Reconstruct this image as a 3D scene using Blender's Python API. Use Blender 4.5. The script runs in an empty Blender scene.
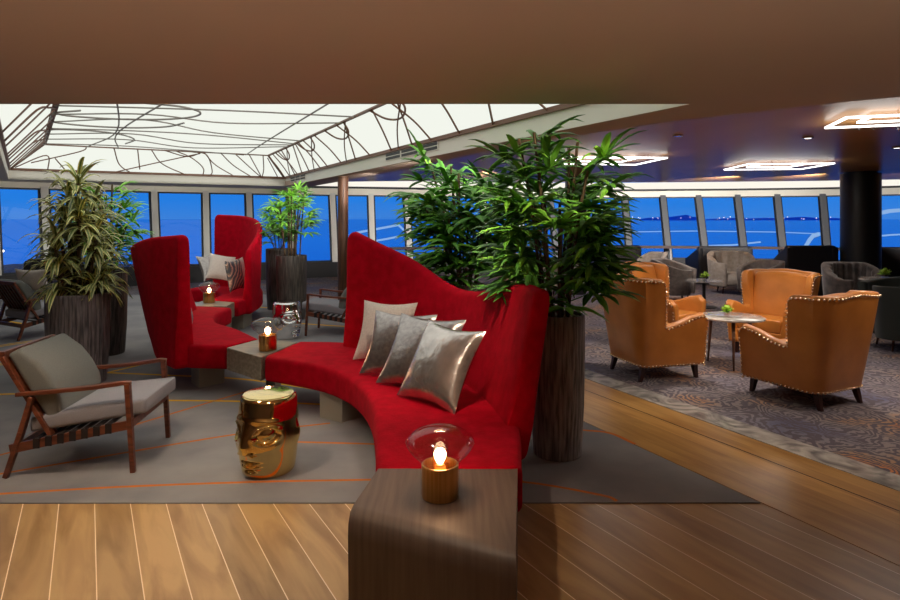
import bpy, math, random
from mathutils import Vector, Matrix
random.seed(7)
C = bpy.context.scene.collection
S = bpy.context.scene
PI = math.pi
EYE = 1.65
# ------------------------------------------------------------------ camera
cam_d = bpy.data.cameras.new('camera'); cam = bpy.data.objects.new('camera', cam_d); C.objects.link(cam)
cam.location = (0, 0, EYE); cam.rotation_euler = (PI/2, 0, 0)
cam_d.lens = 24; cam_d.sensor_width = 36; cam_d.shift_y = -0.09
cam_d.clip_start = 0.05; cam_d.clip_end = 60000
S.camera = cam
S.view_settings.view_transform = 'Standard'; S.view_settings.look = 'None'
S.view_settings.exposure = 0.0; S.view_settings.gamma = 1.0
# ------------------------------------------------------------------ world (dusk sky)
def lin(r, g, b):
    f = lambda c: (c/255/12.92) if c/255 <= .04045 else ((c/255+.055)/1.055)**2.4
    return (f(r), f(g), f(b), 1)
W = bpy.data.worlds.new('dusk'); S.world = W; W.use_nodes = True
nt = W.node_tree; nt.nodes.clear()
o = nt.nodes.new('ShaderNodeOutputWorld'); bg = nt.nodes.new('ShaderNodeBackground')
tc = nt.nodes.new('ShaderNodeTexCoord'); sp = nt.nodes.new('ShaderNodeSeparateXYZ')
cr = nt.nodes.new('ShaderNodeValToRGB'); nz = nt.nodes.new('ShaderNodeTexNoise'); mp = nt.nodes.new('ShaderNodeMapping')
ad = nt.nodes.new('ShaderNodeMath'); ad.operation = 'MULTIPLY_ADD'; ad.inputs[1].default_value = 0.03
mp.inputs['Scale'].default_value = (2, 2, 22); nz.inputs['Scale'].default_value = 1.6; nz.inputs['Detail'].default_value = 5
nt.links.new(tc.outputs['Generated'], mp.inputs['Vector']); nt.links.new(mp.outputs[0], nz.inputs['Vector'])
nt.links.new(tc.outputs['Generated'], sp.inputs[0])
nt.links.new(nz.outputs['Fac'], ad.inputs[0]); nt.links.new(sp.outputs['Z'], ad.inputs[2])
e = cr.color_ramp.elements
e[0].position = 0.0; e[0].color = lin(40, 112, 208)
e[1].position = 0.6; e[1].color = lin(24, 70, 170)
x = e.new(0.018); x.color = lin(62, 132, 220)
x = e.new(0.045); x.color = lin(36, 128, 228)
x = e.new(0.12); x.color = lin(30, 118, 226)
nt.links.new(ad.outputs[0], cr.inputs[0]); nt.links.new(cr.outputs[0], bg.inputs[0]); nt.links.new(bg.outputs[0], o.inputs[0])
bg.inputs[1].default_value = 1.0
# ------------------------------------------------------------------ room lights and added fill lights
def spot(x, y, z, power, size=110, col=(1, .82, .62), tgt=None, blend=.7, rad=.05):
    l = bpy.data.lights.new('spot', 'SPOT'); l.energy = power; l.color = col; l.spot_size = math.radians(size)
    l.spot_blend = blend; l.shadow_soft_size = rad
    ob = bpy.data.objects.new('spot_light', l); C.objects.link(ob); ob.location = (x, y, z)
    if tgt: ob.rotation_euler = (Vector(tgt)-Vector((x, y, z))).to_track_quat('-Z', 'Y').to_euler()
    return ob
def area(x, y, z, power, sx, sy, col=(1, .85, .68), rot=(0, 0, 0)):
    l = bpy.data.lights.new('area', 'AREA'); l.energy = power; l.color = col; l.shape = 'RECTANGLE'; l.size = sx; l.size_y = sy
    ob = bpy.data.objects.new('area_light', l); C.objects.link(ob); ob.location = (x, y, z); ob.rotation_euler = rot
    return ob
# recessed downlights in the brown soffit and the dark ceiling, plus an added palm spot
spot(-1.9, 3.2, 2.46, 95, 85, tgt=(-1.9, 3.5, 0))
spot(-.6, 2.3, 2.46, 60, 90, tgt=(-.9, 2.9, 0))
spot(-3.2, 2.6, 2.46, 50, 90, tgt=(-3.0, 3.4, 0))
spot(.0, 3.4, 2.46, 70, 60, tgt=(-.1, 4.5, .6))
spot(2.52, 6.64, 2.54, 130, 95, (1, .88, .72), tgt=(2.6, 6.9, 0))
spot(4.06, 6.8, 2.54, 120, 95, (1, .88, .72), tgt=(3.6, 6.6, 0))
spot(2.6, 4.0, 2.46, 22, 85, tgt=(2.9, 5.0, 0))
spot(4.9, 4.6, 2.54, 95, 90, tgt=(3.7, 5.3, .3))
spot(5.2, 9.0, 2.54, 50, 110, tgt=(4.6, 9.5, 0))
spot(.95, 3.0, 2.46, 45, 60, tgt=(.6, 4.6, 1.7))  # extra spot added to brighten the palms
spot(4.5, 12.5, 2.54, 160, 120, col=(1, .9, .8), tgt=(4.6, 13, 0))
spot(1.6, 10.5, 2.54, 70, 110, tgt=(1.4, 11, 0))
for wx, wy, tx, ty in ((1.2, 5.6, -9.6, 13.0), (.6, 6.6, -8.2, 14.2), (-.1, 8.2, -5.8, 16.2), (-1.3, 10.5, -3.4, 17.2), (.8, 11.5, 0, 18.4), (3.2, 12.6, 2.8, 19), (6.2, 12.6, 5.6, 19), (7.6, 12.0, 7.9, 18.2), (9.4, 10.2, 10.8, 16.0)):
    spot(wx, wy, 2.42, 1150 if tx > -1 else 560, 66 if tx > -1 else 36, (1, .95, .88), (tx, ty, 1.7 if tx > -1 else 1.6), blend=1, rad=.05)   # added unseen spots that brighten the window mullions and header
area(.5, 1.2, .9, 21, 7, 1.6, (1, .8, .6), (PI, 0, 0))       # added unseen area light facing up to brighten the soffit

# ------------------------------------------------------------------ materials
def mat(name, col, rough=.5, metal=0, **kw):
    m = bpy.data.materials.new(name); m.use_nodes = True
    b = m.node_tree.nodes['Principled BSDF']
    b.inputs['Base Color'].default_value = col if len(col) == 4 else (*col, 1)
    b.inputs['Roughness'].default_value = rough; b.inputs['Metallic'].default_value = metal
    for k, v in kw.items(): b.inputs[k.replace('_', ' ')].default_value = v
    return m
def noise_col(m, c1, c2, scale=8, stretch=(1, 1, 1), detail=5, bump=0, lo=.35, hi=.65, bscale=None, coord='Object', dist=0):
    t = m.node_tree; b = t.nodes['Principled BSDF']
    tc = t.nodes.new('ShaderNodeTexCoord'); mp = t.nodes.new('ShaderNodeMapping'); n = t.nodes.new('ShaderNodeTexNoise')
    r = t.nodes.new('ShaderNodeValToRGB'); mp.inputs['Scale'].default_value = stretch
    n.inputs['Scale'].default_value = scale; n.inputs['Detail'].default_value = detail; n.inputs['Distortion'].default_value = dist
    t.links.new(tc.outputs[coord], mp.inputs[0]); t.links.new(mp.outputs[0], n.inputs['Vector']); t.links.new(n.outputs['Fac'], r.inputs[0])
    r.color_ramp.elements[0].position = lo; r.color_ramp.elements[0].color = c1
    r.color_ramp.elements[1].position = hi; r.color_ramp.elements[1].color = c2
    t.links.new(r.outputs[0], b.inputs['Base Color'])
    if bump:
        bp = t.nodes.new('ShaderNodeBump'); bp.inputs['Strength'].default_value = bump; bp.inputs['Distance'].default_value = .01
        if bscale:
            n2 = t.nodes.new('ShaderNodeTexNoise'); n2.inputs['Scale'].default_value = bscale; n2.inputs['Detail'].default_value = 4
            t.links.new(mp.outputs[0], n2.inputs['Vector']); t.links.new(n2.outputs['Fac'], bp.inputs['Height'])
        else: t.links.new(n.outputs['Fac'], bp.inputs['Height'])
        t.links.new(bp.outputs[0], b.inputs['Normal'])
    return m
def emis(name, col, st):
    m = bpy.data.materials.new(name); m.use_nodes = True; t = m.node_tree; t.nodes.clear()
    o = t.nodes.new('ShaderNodeOutputMaterial'); e = t.nodes.new('ShaderNodeEmission')
    e.inputs[0].default_value = col; e.inputs[1].default_value = st; t.links.new(e.outputs[0], o.inputs[0]); return m
M = {}
M['velvet'] = noise_col(mat('red_velvet', lin(190, 4, 22), .9, Specular_IOR_Level=.1, Sheen_Weight=.12, Sheen_Roughness=.4, Sheen_Tint=(1, .1, .12, 1)),
                        lin(168, 0, 24), lin(190, 0, 32), 12, detail=6, bump=.25, bscale=60)
M['brown'] = noise_col(mat('brown_paint', lin(176, 140, 114), .7), lin(190, 164, 146), lin(194, 168, 150), .6)
M['purple'] = noise_col(mat('dark_gloss_panel', lin(60, 52, 62), .3, .0, Specular_IOR_Level=.09), lin(168, 124, 78), lin(178, 132, 84), .9, stretch=(1.2, .25, 1))
M['white'] = mat('white_paint', lin(244, 240, 228), .6)
M['beige'] = mat('beige_paint', lin(244, 238, 222), .55)
M['dark'] = mat('dark_paint', lin(44, 42, 44), .6)
M['black'] = mat('black_panel', lin(14, 14, 16), .45)
M['rail'] = mat('dark_brown_rail', lin(58, 26, 22), .35)
M['mull'] = mat('mullion_metal', lin(228, 225, 216), .4)
M['mullg'] = mat('mullion_grey', lin(120, 122, 126), .4, .3)
M['gasket'] = mat('window_gasket', lin(30, 34, 42), .5)
M['panel'] = emis('skylight_panel', lin(243, 246, 236), 1.0)
M['lattice'] = mat('brown_lattice', lin(128, 92, 74), .5)
M['latd'] = mat('dark_lattice', lin(150, 144, 140), .5)
M['cove'] = emis('cove_light', (1, .95, .84, 1), 1.0)
M['led'] = emis('led', (1, .98, .94, 1), 3.5)
M['walnut'] = noise_col(mat('walnut', lin(110, 60, 40), .35), lin(84, 42, 28), lin(122, 66, 44), 3, stretch=(1, 12, 12))
M['wood_dk'] = mat('dark_leg', lin(52, 22, 16), .3)
M['column'] = noise_col(mat('column_wood', lin(110, 66, 40), .6), lin(60, 36, 22), lin(104, 66, 40), 2, stretch=(10, 10, 1))
M['fabric'] = noise_col(mat('grey_fabric', lin(150, 146, 148), .9, Sheen_Weight=.2), lin(132, 130, 138), lin(144, 142, 150), 180, bump=.15)
M['fabric2'] = noise_col(mat('greygreen_fabric', lin(120, 120, 112), .9), lin(106, 108, 106), lin(118, 120, 116), 180, bump=.15)
M['strap'] = mat('webbing', lin(30, 20, 20), .7)
M['gold'] = mat('gold', (0.85, .62, .25, 1), .09, 1)
M['chrome'] = mat('chrome', (.85, .84, .84, 1), .08, 1)
M['brass'] = noise_col(mat('brass', (.7, .4, .15, 1), .28, 1), (.62, .34, .11, 1), (.75, .45, .18, 1), 3, stretch=(30, 30, .5))
M['silver'] = noise_col(mat('silver_cloth', lin(190, 180, 175), .27, .85), lin(190, 182, 180), lin(222, 214, 210), 9, bump=.8, bscale=11)
M['silver2'] = noise_col(mat('pewter_cloth', lin(150, 140, 138), .28, .85), lin(160, 152, 152), lin(186, 178, 176), 30, bump=.6, bscale=11)
M['whitecl'] = noise_col(mat('white_cloth', lin(228, 214, 204), .8, Sheen_Weight=.2), lin(218, 203, 196), lin(232, 219, 210), 60, bump=.3, bscale=12)
M['leather'] = noise_col(mat('tan_leather', lin(206, 122, 48), .36, Coat_Weight=.1), lin(176, 108, 44), lin(196, 124, 56), 3.5, detail=4, bump=.06, bscale=90)
M['nail'] = mat('nail_brass', (.9, .72, .5, 1), .2, 1)
M['cane'] = noise_col(mat('cane', lin(92, 72, 50), .8), lin(70, 54, 38), lin(120, 98, 70), 10)
M['pebble'] = noise_col(mat('pebble', lin(200, 190, 180), .7), lin(150, 142, 134), lin(220, 212, 202), 30, lo=.4, hi=.6)
M['greychair'] = noise_col(mat('grey_velvet', lin(112, 102, 98), .8, Sheen_Weight=.3), lin(100, 91, 88), lin(124, 113, 108), 14)
M['lightchair'] = noise_col(mat('light_velvet', lin(160, 150, 142), .8, Sheen_Weight=.3), lin(148, 138, 130), lin(168, 158, 150), 14)
M['pinkchair'] = mat('beige_velvet', lin(184, 150, 132), .8, Sheen_Weight=.3)
M['blackchair'] = mat('black_leather', lin(30, 28, 34), .5)
M['charchair'] = noise_col(mat('charcoal_velvet', lin(70, 62, 62), .7, Sheen_Weight=.4), lin(52, 46, 48), lin(92, 82, 80), 9)
M['greenchair'] = mat('dark_green_velvet', lin(34, 42, 38), .75, Sheen_Weight=.2)
M['marble'] = noise_col(mat('marble', lin(190, 184, 180), .12), lin(120, 116, 114), lin(196, 190, 186), 5, detail=8, dist=1.2)
M['leg_metal'] = mat('bronze_leg', lin(120, 92, 76), .3, .7)
M['flower'] = noise_col(mat('lime_flower', lin(150, 190, 40), .6), lin(90, 140, 20), lin(180, 215, 70), 60)
M['water'] = mat('sea_water', (.02, .42, 1.0, 1), .12)
# grey-brown fluted pot
M['pot'] = noise_col(mat('pot', lin(84, 76, 74), .6), lin(96, 92, 96), lin(172, 164, 166), 9, stretch=(6, 6, .5), detail=6, bump=.5)
M['potd'] = noise_col(mat('pot_dark', lin(50, 48, 46), .6), lin(52, 50, 48), lin(104, 98, 92), 9, stretch=(6, 6, .5), detail=6, bump=.5)
# stained wood of table blocks
M['tablewood'] = noise_col(mat('table_wood', lin(112, 92, 80), .5), lin(96, 78, 68), lin(112, 93, 80), 4, stretch=(14, .7, .7), detail=8)
M['tablegrey'] = noise_col(mat('table_grey_wood', lin(150, 140, 124), .35), lin(128, 118, 102), lin(160, 150, 132), 4, stretch=(1, 9, 9), detail=8)
M['basegrey'] = mat('base_grey', lin(158, 152, 138), .45)
M['deckglow'] = emis('exterior_deck_glow', lin(150, 190, 240), .9)  # emission stands in for light falling on the deck railings
M['citylight'] = emis('citylight', (1, .86, .75, 1), 3.0)
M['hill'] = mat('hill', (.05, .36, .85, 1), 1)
# patterned seat cushions
def feather():
    m = mat('feather_print', lin(60, 70, 84), .5, .2); t = m.node_tree; b = t.nodes['Principled BSDF']
    tc = t.nodes.new('ShaderNodeTexCoord'); mp = t.nodes.new('ShaderNodeMapping'); w = t.nodes.new('ShaderNodeTexWave'); r = t.nodes.new('ShaderNodeValToRGB')
    mp.inputs['Rotation'].default_value = (0, 0, .6)
    w.inputs['Scale'].default_value = 4.5; w.inputs['Distortion'].default_value = 9; w.inputs['Detail'].default_value = 3
    t.links.new(tc.outputs['Object'], mp.inputs[0]); t.links.new(mp.outputs[0], w.inputs[0]); t.links.new(w.outputs['Fac'], r.inputs[0])
    e = r.color_ramp.elements; e[0].position = 0; e[0].color = lin(84, 98, 112); e[1].position = 1; e[1].color = lin(226, 206, 190)
    for p, c in ((.45, lin(110, 116, 120)), (.62, lin(190, 176, 160)), (.75, lin(84, 84, 92)), (.86, lin(176, 150, 130))):
        x = e.new(p); x.color = c
    t.links.new(r.outputs[0], b.inputs['Base Color']); return m
M['feather'] = feather()
def wineglass(name, tint, gloss=.08):
    m = bpy.data.materials.new(name); m.use_nodes = True; t = m.node_tree; t.nodes.clear()
    o = t.nodes.new('ShaderNodeOutputMaterial'); tr = t.nodes.new('ShaderNodeBsdfTransparent'); g = t.nodes.new('ShaderNodeBsdfGlossy')
    lw_ = t.nodes.new('ShaderNodeLayerWeight'); lw_.inputs[0].default_value = .5; mx = t.nodes.new('ShaderNodeMixShader')
    f = t.nodes.new('ShaderNodeMath'); f.operation = 'POWER'; f.inputs[1].default_value = 4; t.links.new(lw_.outputs['Facing'], f.inputs[0])
    tr.inputs[0].default_value = (*tint, 1); g.inputs['Roughness'].default_value = .02
    k = t.nodes.new('ShaderNodeMath'); k.operation = 'MULTIPLY_ADD'; k.inputs[1].default_value = .5; k.inputs[2].default_value = gloss
    t.links.new(f.outputs[0], k.inputs[0]); t.links.new(k.outputs[0], mx.inputs[0])
    t.links.new(tr.outputs[0], mx.inputs[1]); t.links.new(g.outputs[0], mx.inputs[2]); t.links.new(mx.outputs[0], o.inputs[0]); return m
M['pane'] = wineglass('window_pane', (.97, .98, 1), 0.04)
M['glass'] = wineglass('lamp_glass', (.90, .86, .85), .05)
M['bulb'] = emis('bulb_glow', (1, .72, .42, 1), 22)
# leaves with a UV across the blade
def leaf(name, edge, mid, edge2=None, rough=.4):
    m = mat(name, mid, rough); t = m.node_tree; b = t.nodes['Principled BSDF']
    uv = t.nodes.new('ShaderNodeUVMap'); s = t.nodes.new('ShaderNodeSeparateXYZ'); r = t.nodes.new('ShaderNodeValToRGB')
    t.links.new(uv.outputs[0], s.inputs[0]); t.links.new(s.outputs['X'], r.inputs[0])
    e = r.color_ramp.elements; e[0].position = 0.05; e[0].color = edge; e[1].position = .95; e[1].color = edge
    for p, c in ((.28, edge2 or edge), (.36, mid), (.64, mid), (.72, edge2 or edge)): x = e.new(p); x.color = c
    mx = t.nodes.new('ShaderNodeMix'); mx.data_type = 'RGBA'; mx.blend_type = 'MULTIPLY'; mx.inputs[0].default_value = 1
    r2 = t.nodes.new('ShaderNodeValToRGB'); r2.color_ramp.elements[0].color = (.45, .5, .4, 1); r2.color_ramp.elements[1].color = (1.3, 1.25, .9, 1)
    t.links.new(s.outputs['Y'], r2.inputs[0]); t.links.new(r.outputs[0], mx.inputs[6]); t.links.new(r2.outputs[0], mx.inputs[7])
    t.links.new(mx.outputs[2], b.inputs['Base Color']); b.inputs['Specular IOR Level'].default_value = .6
    return m
M['palmleaf'] = leaf('palm_leaf', lin(86, 152, 50), lin(96, 164, 60), rough=.5)
M['palmlight'] = leaf('palm_leaf_light', lin(130, 200, 70), lin(140, 212, 80), rough=.5)
M['dracleaf'] = leaf('striped_leaf', lin(240, 234, 180), lin(110, 136, 76), lin(226, 222, 160))

# wood planks : angle of run, board width, seam colour
def planks(name, ang, width, seam, seamw, c1, c2, rough=.38, offset=0.0):
    m = mat(name, c1, rough); t = m.node_tree; b = t.nodes['Principled BSDF']; N = t.nodes.new; L = t.links.new
    g = N('ShaderNodeNewGeometry'); mp = N('ShaderNodeMapping'); mp.vector_type = 'POINT'
    mp.inputs['Rotation'].default_value = (0, 0, ang); L(g.outputs['Position'], mp.inputs[0])
    s = N('ShaderNodeSeparateXYZ'); L(mp.outputs[0], s.inputs[0])
    d = N('ShaderNodeMath'); d.operation = 'MULTIPLY_ADD'; d.inputs[1].default_value = 1/width; d.inputs[2].default_value = offset; L(s.outputs['X'], d.inputs[0])
    fl = N('ShaderNodeMath'); fl.operation = 'FLOOR'; L(d.outputs[0], fl.inputs[0])
    fr = N('ShaderNodeMath'); fr.operation = 'FRACT'; L(d.outputs[0], fr.inputs[0])
    a = N('ShaderNodeMath'); a.operation = 'LESS_THAN'; a.inputs[1].default_value = seamw/width; L(fr.outputs[0], a.inputs[0])
    wn = N('ShaderNodeTexWhiteNoise'); wn.noise_dimensions = '1D'; L(fl.outputs[0], wn.inputs['W'])
    cb = N('ShaderNodeCombineXYZ')
    mx_ = N('ShaderNodeMath'); mx_.operation = 'MULTIPLY'; mx_.inputs[1].default_value = 7; L(s.outputs['X'], mx_.inputs[0])
    my_ = N('ShaderNodeMath'); my_.operation = 'MULTIPLY_ADD'; my_.inputs[1].default_value = 1.1; L(s.outputs['Y'], my_.inputs[0])
    w7 = N('ShaderNodeMath'); w7.operation = 'MULTIPLY'; w7.inputs[1].default_value = 37; L(wn.outputs['Value'], w7.inputs[0]); L(w7.outputs[0], my_.inputs[2])
    L(mx_.outputs[0], cb.inputs[0]); L(my_.outputs[0], cb.inputs[1])
    n1 = N('ShaderNodeTexNoise'); n1.inputs['Scale'].default_value = 1.3; n1.inputs['Detail'].default_value = 6; n1.inputs['Distortion'].default_value = .8; L(cb.outputs[0], n1.inputs['Vector'])
    r = N('ShaderNodeValToRGB'); r.color_ramp.elements[0].position = .3; r.color_ramp.elements[0].color = c2; r.color_ramp.elements[1].position = .62; r.color_ramp.elements[1].color = c1
    L(n1.outputs['Fac'], r.inputs[0])
    hs = N('ShaderNodeHueSaturation'); mr = N('ShaderNodeMapRange'); mr.inputs[3].default_value = .86; mr.inputs[4].default_value = 1.12
    L(wn.outputs['Value'], mr.inputs[0]); L(mr.outputs[0], hs.inputs['Value']); L(r.outputs[0], hs.inputs['Color'])
    mx = N('ShaderNodeMix'); mx.data_type = 'RGBA'; mx.inputs[7].default_value = seam
    L(a.outputs[0], mx.inputs[0]); L(hs.outputs[0], mx.inputs[6]); L(mx.outputs[2], b.inputs['Base Color'])
    return m
M['plank'] = planks('oak_planks', math.radians(-31.1), .1775, lin(250, 226, 190), .0048, lin(196, 156, 102), lin(158, 118, 70), offset=.83)
M['path'] = planks('oak_path', math.radians(-27.2), .145, lin(168, 118, 66), .003, lin(206, 158, 92), lin(172, 122, 62), .33)
M['rug'] = noise_col(mat('grey_rug', lin(120, 118, 122), .95), lin(126, 123, 127), lin(150, 146, 146), 1.6, detail=9, bump=.2, bscale=200)
M['rugline'] = mat('orange_line', lin(206, 110, 30), .9)
M['rugyellow'] = mat('yellow_line', lin(240, 180, 30), .9)
M['strip'] = noise_col(mat('grey_marble', lin(120, 116, 114), .08), lin(120, 118, 120), lin(206, 200, 194), 3, detail=10, dist=2.0)
def ornate():
    m = mat('patterned_carpet', lin(110, 100, 104), .95); t = m.node_tree; b = t.nodes['Principled BSDF']; N = t.nodes.new; L = t.links.new
    tc = N('ShaderNodeNewGeometry')
    n1 = N('ShaderNodeTexNoise'); n1.inputs['Scale'].default_value = 1.15; n1.inputs['Detail'].default_value = 4; L(tc.outputs['Position'], n1.inputs['Vector'])
    base = N('ShaderNodeValToRGB'); L(n1.outputs['Fac'], base.inputs[0]); e = base.color_ramp.elements
    e[0].position = .36; e[0].color = lin(92, 90, 116); e[1].position = .72; e[1].color = lin(190, 110, 52)
    for p, c in ((.46, lin(122, 114, 122)), (.56, lin(134, 122, 120)), (.64, lin(158, 120, 90))): x = e.new(p); x.color = c
    # curling medallions: rings distorted by noise inside voronoi cells
    v = N('ShaderNodeTexVoronoi'); v.inputs['Scale'].default_value = 2.4; v.feature = 'F1'
    n2 = N('ShaderNodeTexNoise'); n2.inputs['Scale'].default_value = 3.2; n2.inputs['Detail'].default_value = 5; L(tc.outputs['Position'], n2.inputs['Vector'])
    ma = N('ShaderNodeVectorMath'); ma.operation = 'SCALE'; ma.inputs['Scale'].default_value = .42; L(n2.outputs['Color'], ma.inputs[0])
    va = N('ShaderNodeVectorMath'); L(tc.outputs['Position'], va.inputs[0]); L(ma.outputs[0], va.inputs[1]); L(va.outputs[0], v.inputs['Vector'])
    si = N('ShaderNodeMath'); si.operation = 'MULTIPLY'; si.inputs[1].default_value = 55; L(v.outputs['Distance'], si.inputs[0])
    sn = N('ShaderNodeMath'); sn.operation = 'SINE'; L(si.outputs[0], sn.inputs[0])
    r2 = N('ShaderNodeValToRGB'); r2.color_ramp.elements[0].position = .35; r2.color_ramp.elements[1].position = .6
    md = N('ShaderNodeMath'); md.operation = 'MULTIPLY_ADD'; md.inputs[1].default_value = .5; md.inputs[2].default_value = .5; L(sn.outputs[0], md.inputs[0])
    n3 = N('ShaderNodeTexNoise'); n3.inputs['Scale'].default_value = 16; n3.inputs['Detail'].default_value = 4; L(tc.outputs['Position'], n3.inputs['Vector'])
    mm = N('ShaderNodeMath'); mm.operation = 'MULTIPLY'; L(md.outputs[0], mm.inputs[0]); mm2 = N('ShaderNodeMath'); mm2.operation = 'MULTIPLY_ADD'; mm2.inputs[1].default_value = 2.2; mm2.inputs[2].default_value = -.25
    L(n3.outputs['Fac'], mm2.inputs[0]); L(mm2.outputs[0], mm.inputs[1]); L(mm.outputs[0], r2.inputs[0])
    mx = N('ShaderNodeMix'); mx.data_type = 'RGBA'; mx.inputs[6].default_value = lin(84, 76, 86); L(r2.outputs[0], mx.inputs[0]); L(base.outputs[0], mx.inputs[7])
    L(mx.outputs[2], b.inputs['Base Color']); return m
M['ornate'] = ornate()

# ------------------------------------------------------------------ helpers
class MB:
    def __init__(s): s.v = []; s.f = []; s.mi = []; s.uv = {}
    def add(s, vs, fs, mi=0):
        n = len(s.v); s.v += [tuple(p) for p in vs]
        for f in fs: s.f.append([i+n for i in f]); s.mi.append(mi)
        return n
    def box(s, x0, x1, y0, y1, z0, z1, mi=0, M_=None):
        p = [Vector(q) for q in ((x0, y0, z0), (x1, y0, z0), (x1, y1, z0), (x0, y1, z0), (x0, y0, z1), (x1, y0, z1), (x1, y1, z1), (x0, y1, z1))]
        if M_: p = [M_ @ q for q in p]
        s.add(p, [(0, 3, 2, 1), (4, 5, 6, 7), (0, 1, 5, 4), (1, 2, 6, 5), (2, 3, 7, 6), (3, 0, 4, 7)], mi)
    def prism(s, pts, z0, z1, mi=0):
        n = len(pts); a = sum(pts[i][0]*pts[(i+1) % n][1]-pts[(i+1) % n][0]*pts[i][1] for i in range(n))
        if a < 0: pts = pts[::-1]
        s.add([(p[0], p[1], z0) for p in pts]+[(p[0], p[1], z1) for p in pts],
              [tuple(range(n))[::-1], tuple(range(n, 2*n))]+[(i, (i+1) % n, n+(i+1) % n, n+i) for i in range(n)], mi)
    def quad(s, a, b, c, d, mi=0): s.add([a, b, c, d], [(0, 1, 2, 3)], mi)
    def bar(s, a, b, w, h, mi=0, up=(0, 0, 1), w2=None, h2=None):
        a = Vector(a); b = Vector(b); d = (b-a).normalized(); up = Vector(up)
        sx = d.cross(up)
        if sx.length < 1e-4: sx = d.cross(Vector((1, 0, 0)))
        sx.normalize(); sz = sx.cross(d).normalized()
        w2 = w if w2 is None else w2; h2 = h if h2 is None else h2
        vs = []
        for q, ww, hh in ((a, w, h), (b, w2, h2)):
            for i, j in ((-1, -1), (1, -1), (1, 1), (-1, 1)): vs.append(q+sx*ww/2*i+sz*hh/2*j)
        s.add(vs, [(0, 3, 2, 1), (4, 5, 6, 7), (0, 1, 5, 4), (1, 2, 6, 5), (2, 3, 7, 6), (3, 0, 4, 7)], mi)
    def tube(s, pts, r, k=8, mi=0, r2=None):
        pts = [Vector(p) for p in pts]; n = len(pts); loops = []
        for i, p in enumerate(pts):
            d = (pts[min(i+1, n-1)]-pts[max(i-1, 0)]).normalized()
            a = d.cross(Vector((0, 0, 1)) if abs(d.z) < .9 else Vector((1, 0, 0))).normalized(); b = d.cross(a)
            rr = r if r2 is None else r+(r2-r)*i/(n-1)
            loops.append([p+a*rr*math.cos(2*PI*j/k)+b*rr*math.sin(2*PI*j/k) for j in range(k)])
        s.loft(loops, True, mi)
    def loft(s, loops, caps=True, mi=0):
        k = len(loops[0]); n0 = len(s.v); vs = [p for l in loops for p in l]; fs = []
        for i in range(len(loops)-1):
            for j in range(k):
                fs.append((i*k+j, i*k+(j+1) % k, (i+1)*k+(j+1) % k, (i+1)*k+j))
        if caps: fs.append(tuple(range(k))[::-1]); m = (len(loops)-1)*k; fs.append(tuple(range(m, m+k)))
        s.add(vs, fs, mi)
    def lathe(s, prof, k=32, c=(0, 0, 0), mi=0, caps=True):
        s.loft([[(c[0]+r*math.cos(2*PI*j/k), c[1]+r*math.sin(2*PI*j/k), c[2]+z) for j in range(k)] for r, z in prof], caps, mi)
    def sphere(s, c, r, k=8, mi=0, sc=(1, 1, 1)):
        pr = [(math.sin(PI*i/k), -math.cos(PI*i/k)) for i in range(k+1)]; pr[0] = (.01, -1); pr[-1] = (.01, 1)
        s.loft([[(c[0]+r*sc[0]*a*math.cos(2*PI*j/k), c[1]+r*sc[1]*a*math.sin(2*PI*j/k), c[2]+r*sc[2]*z) for j in range(k)] for a, z in pr], True, mi)
    def leafs(s, p, d, up, L, w, droop, seg=5, mi=0, shade=.5, fold=.25):
        p = Vector(p); d = Vector(d).normalized(); g = Vector((0, 0, -1)); n0 = len(s.v); fs = []
        for i in range(seg+1):
            t = i/seg; ww = w*max(0.03, math.sin(PI*min(1, .12+t*.88))**.7) if i < seg else .002
            sd = d.cross(g)
            if sd.length < .05: sd = d.cross(Vector((1, .3, 0)))
            sd.normalize(); nn = sd.cross(d).normalized()
            s.v += [tuple(p-sd*ww/2-nn*-ww*fold), tuple(p), tuple(p+sd*ww/2+nn*ww*fold)]
            p = p+d*L/seg; d = (d+g*droop/seg*(.5+1.6*t)).normalized()
        for i in range(seg):
            a = n0+i*3
            for j in (0, 1):
                s.uv[len(s.f)] = (j/2, (j+1)/2, shade); s.f.append([a+j, a+j+1, a+3+j+1, a+3+j]); s.mi.append(mi)
    def build(s, name, mats, parent=None, smooth=False, bevel=0, loc=None, auto=None):
        me = bpy.data.meshes.new(name); me.from_pydata(s.v, [], s.f)
        if not isinstance(mats, (list, tuple)): mats = [mats]
        for m in mats: me.materials.append(m)
        me.polygons.foreach_set('material_index', s.mi)
        if s.uv:
            uv = me.uv_layers.new(name='UVMap')
            for pi, (u0, u1, sh) in s.uv.items():
                for k, li in enumerate(me.polygons[pi].loop_indices): uv.data[li].uv = ((u0, sh), (u1, sh), (u1, sh), (u0, sh))[k]
        if smooth: me.polygons.foreach_set('use_smooth', [True]*len(me.polygons))
        me.update()
        if auto:
            me.polygons.foreach_set('use_smooth', [True]*len(me.polygons)); me.set_sharp_from_angle(angle=math.radians(auto))
        ob = bpy.data.objects.new(name, me); C.objects.link(ob)
        if parent: ob.parent = parent
        if loc: ob.location = loc
        if bevel:
            b = ob.modifiers.new('bevel', 'BEVEL'); b.width = bevel; b.segments = 3; b.limit_method = 'ANGLE'; b.angle_limit = math.radians(35)
        return ob
def tag(o, label, cat, group=None, kind=None):
    o['label'] = label; o['category'] = cat
    if group: o['group'] = group
    if kind: o['kind'] = kind
    return o
def struct(o): o['kind'] = 'structure'; return o
def thing(name, label, cat, loc=(0, 0, 0), rz=0, group=None):
    o = bpy.data.objects.new(name, None); C.objects.link(o); o.empty_display_size = .1
    o.location = loc; o.rotation_euler = (0, 0, rz); return tag(o, label, cat, group)
def kids(o): return [c for c in bpy.data.objects if c.parent == o]
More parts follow.
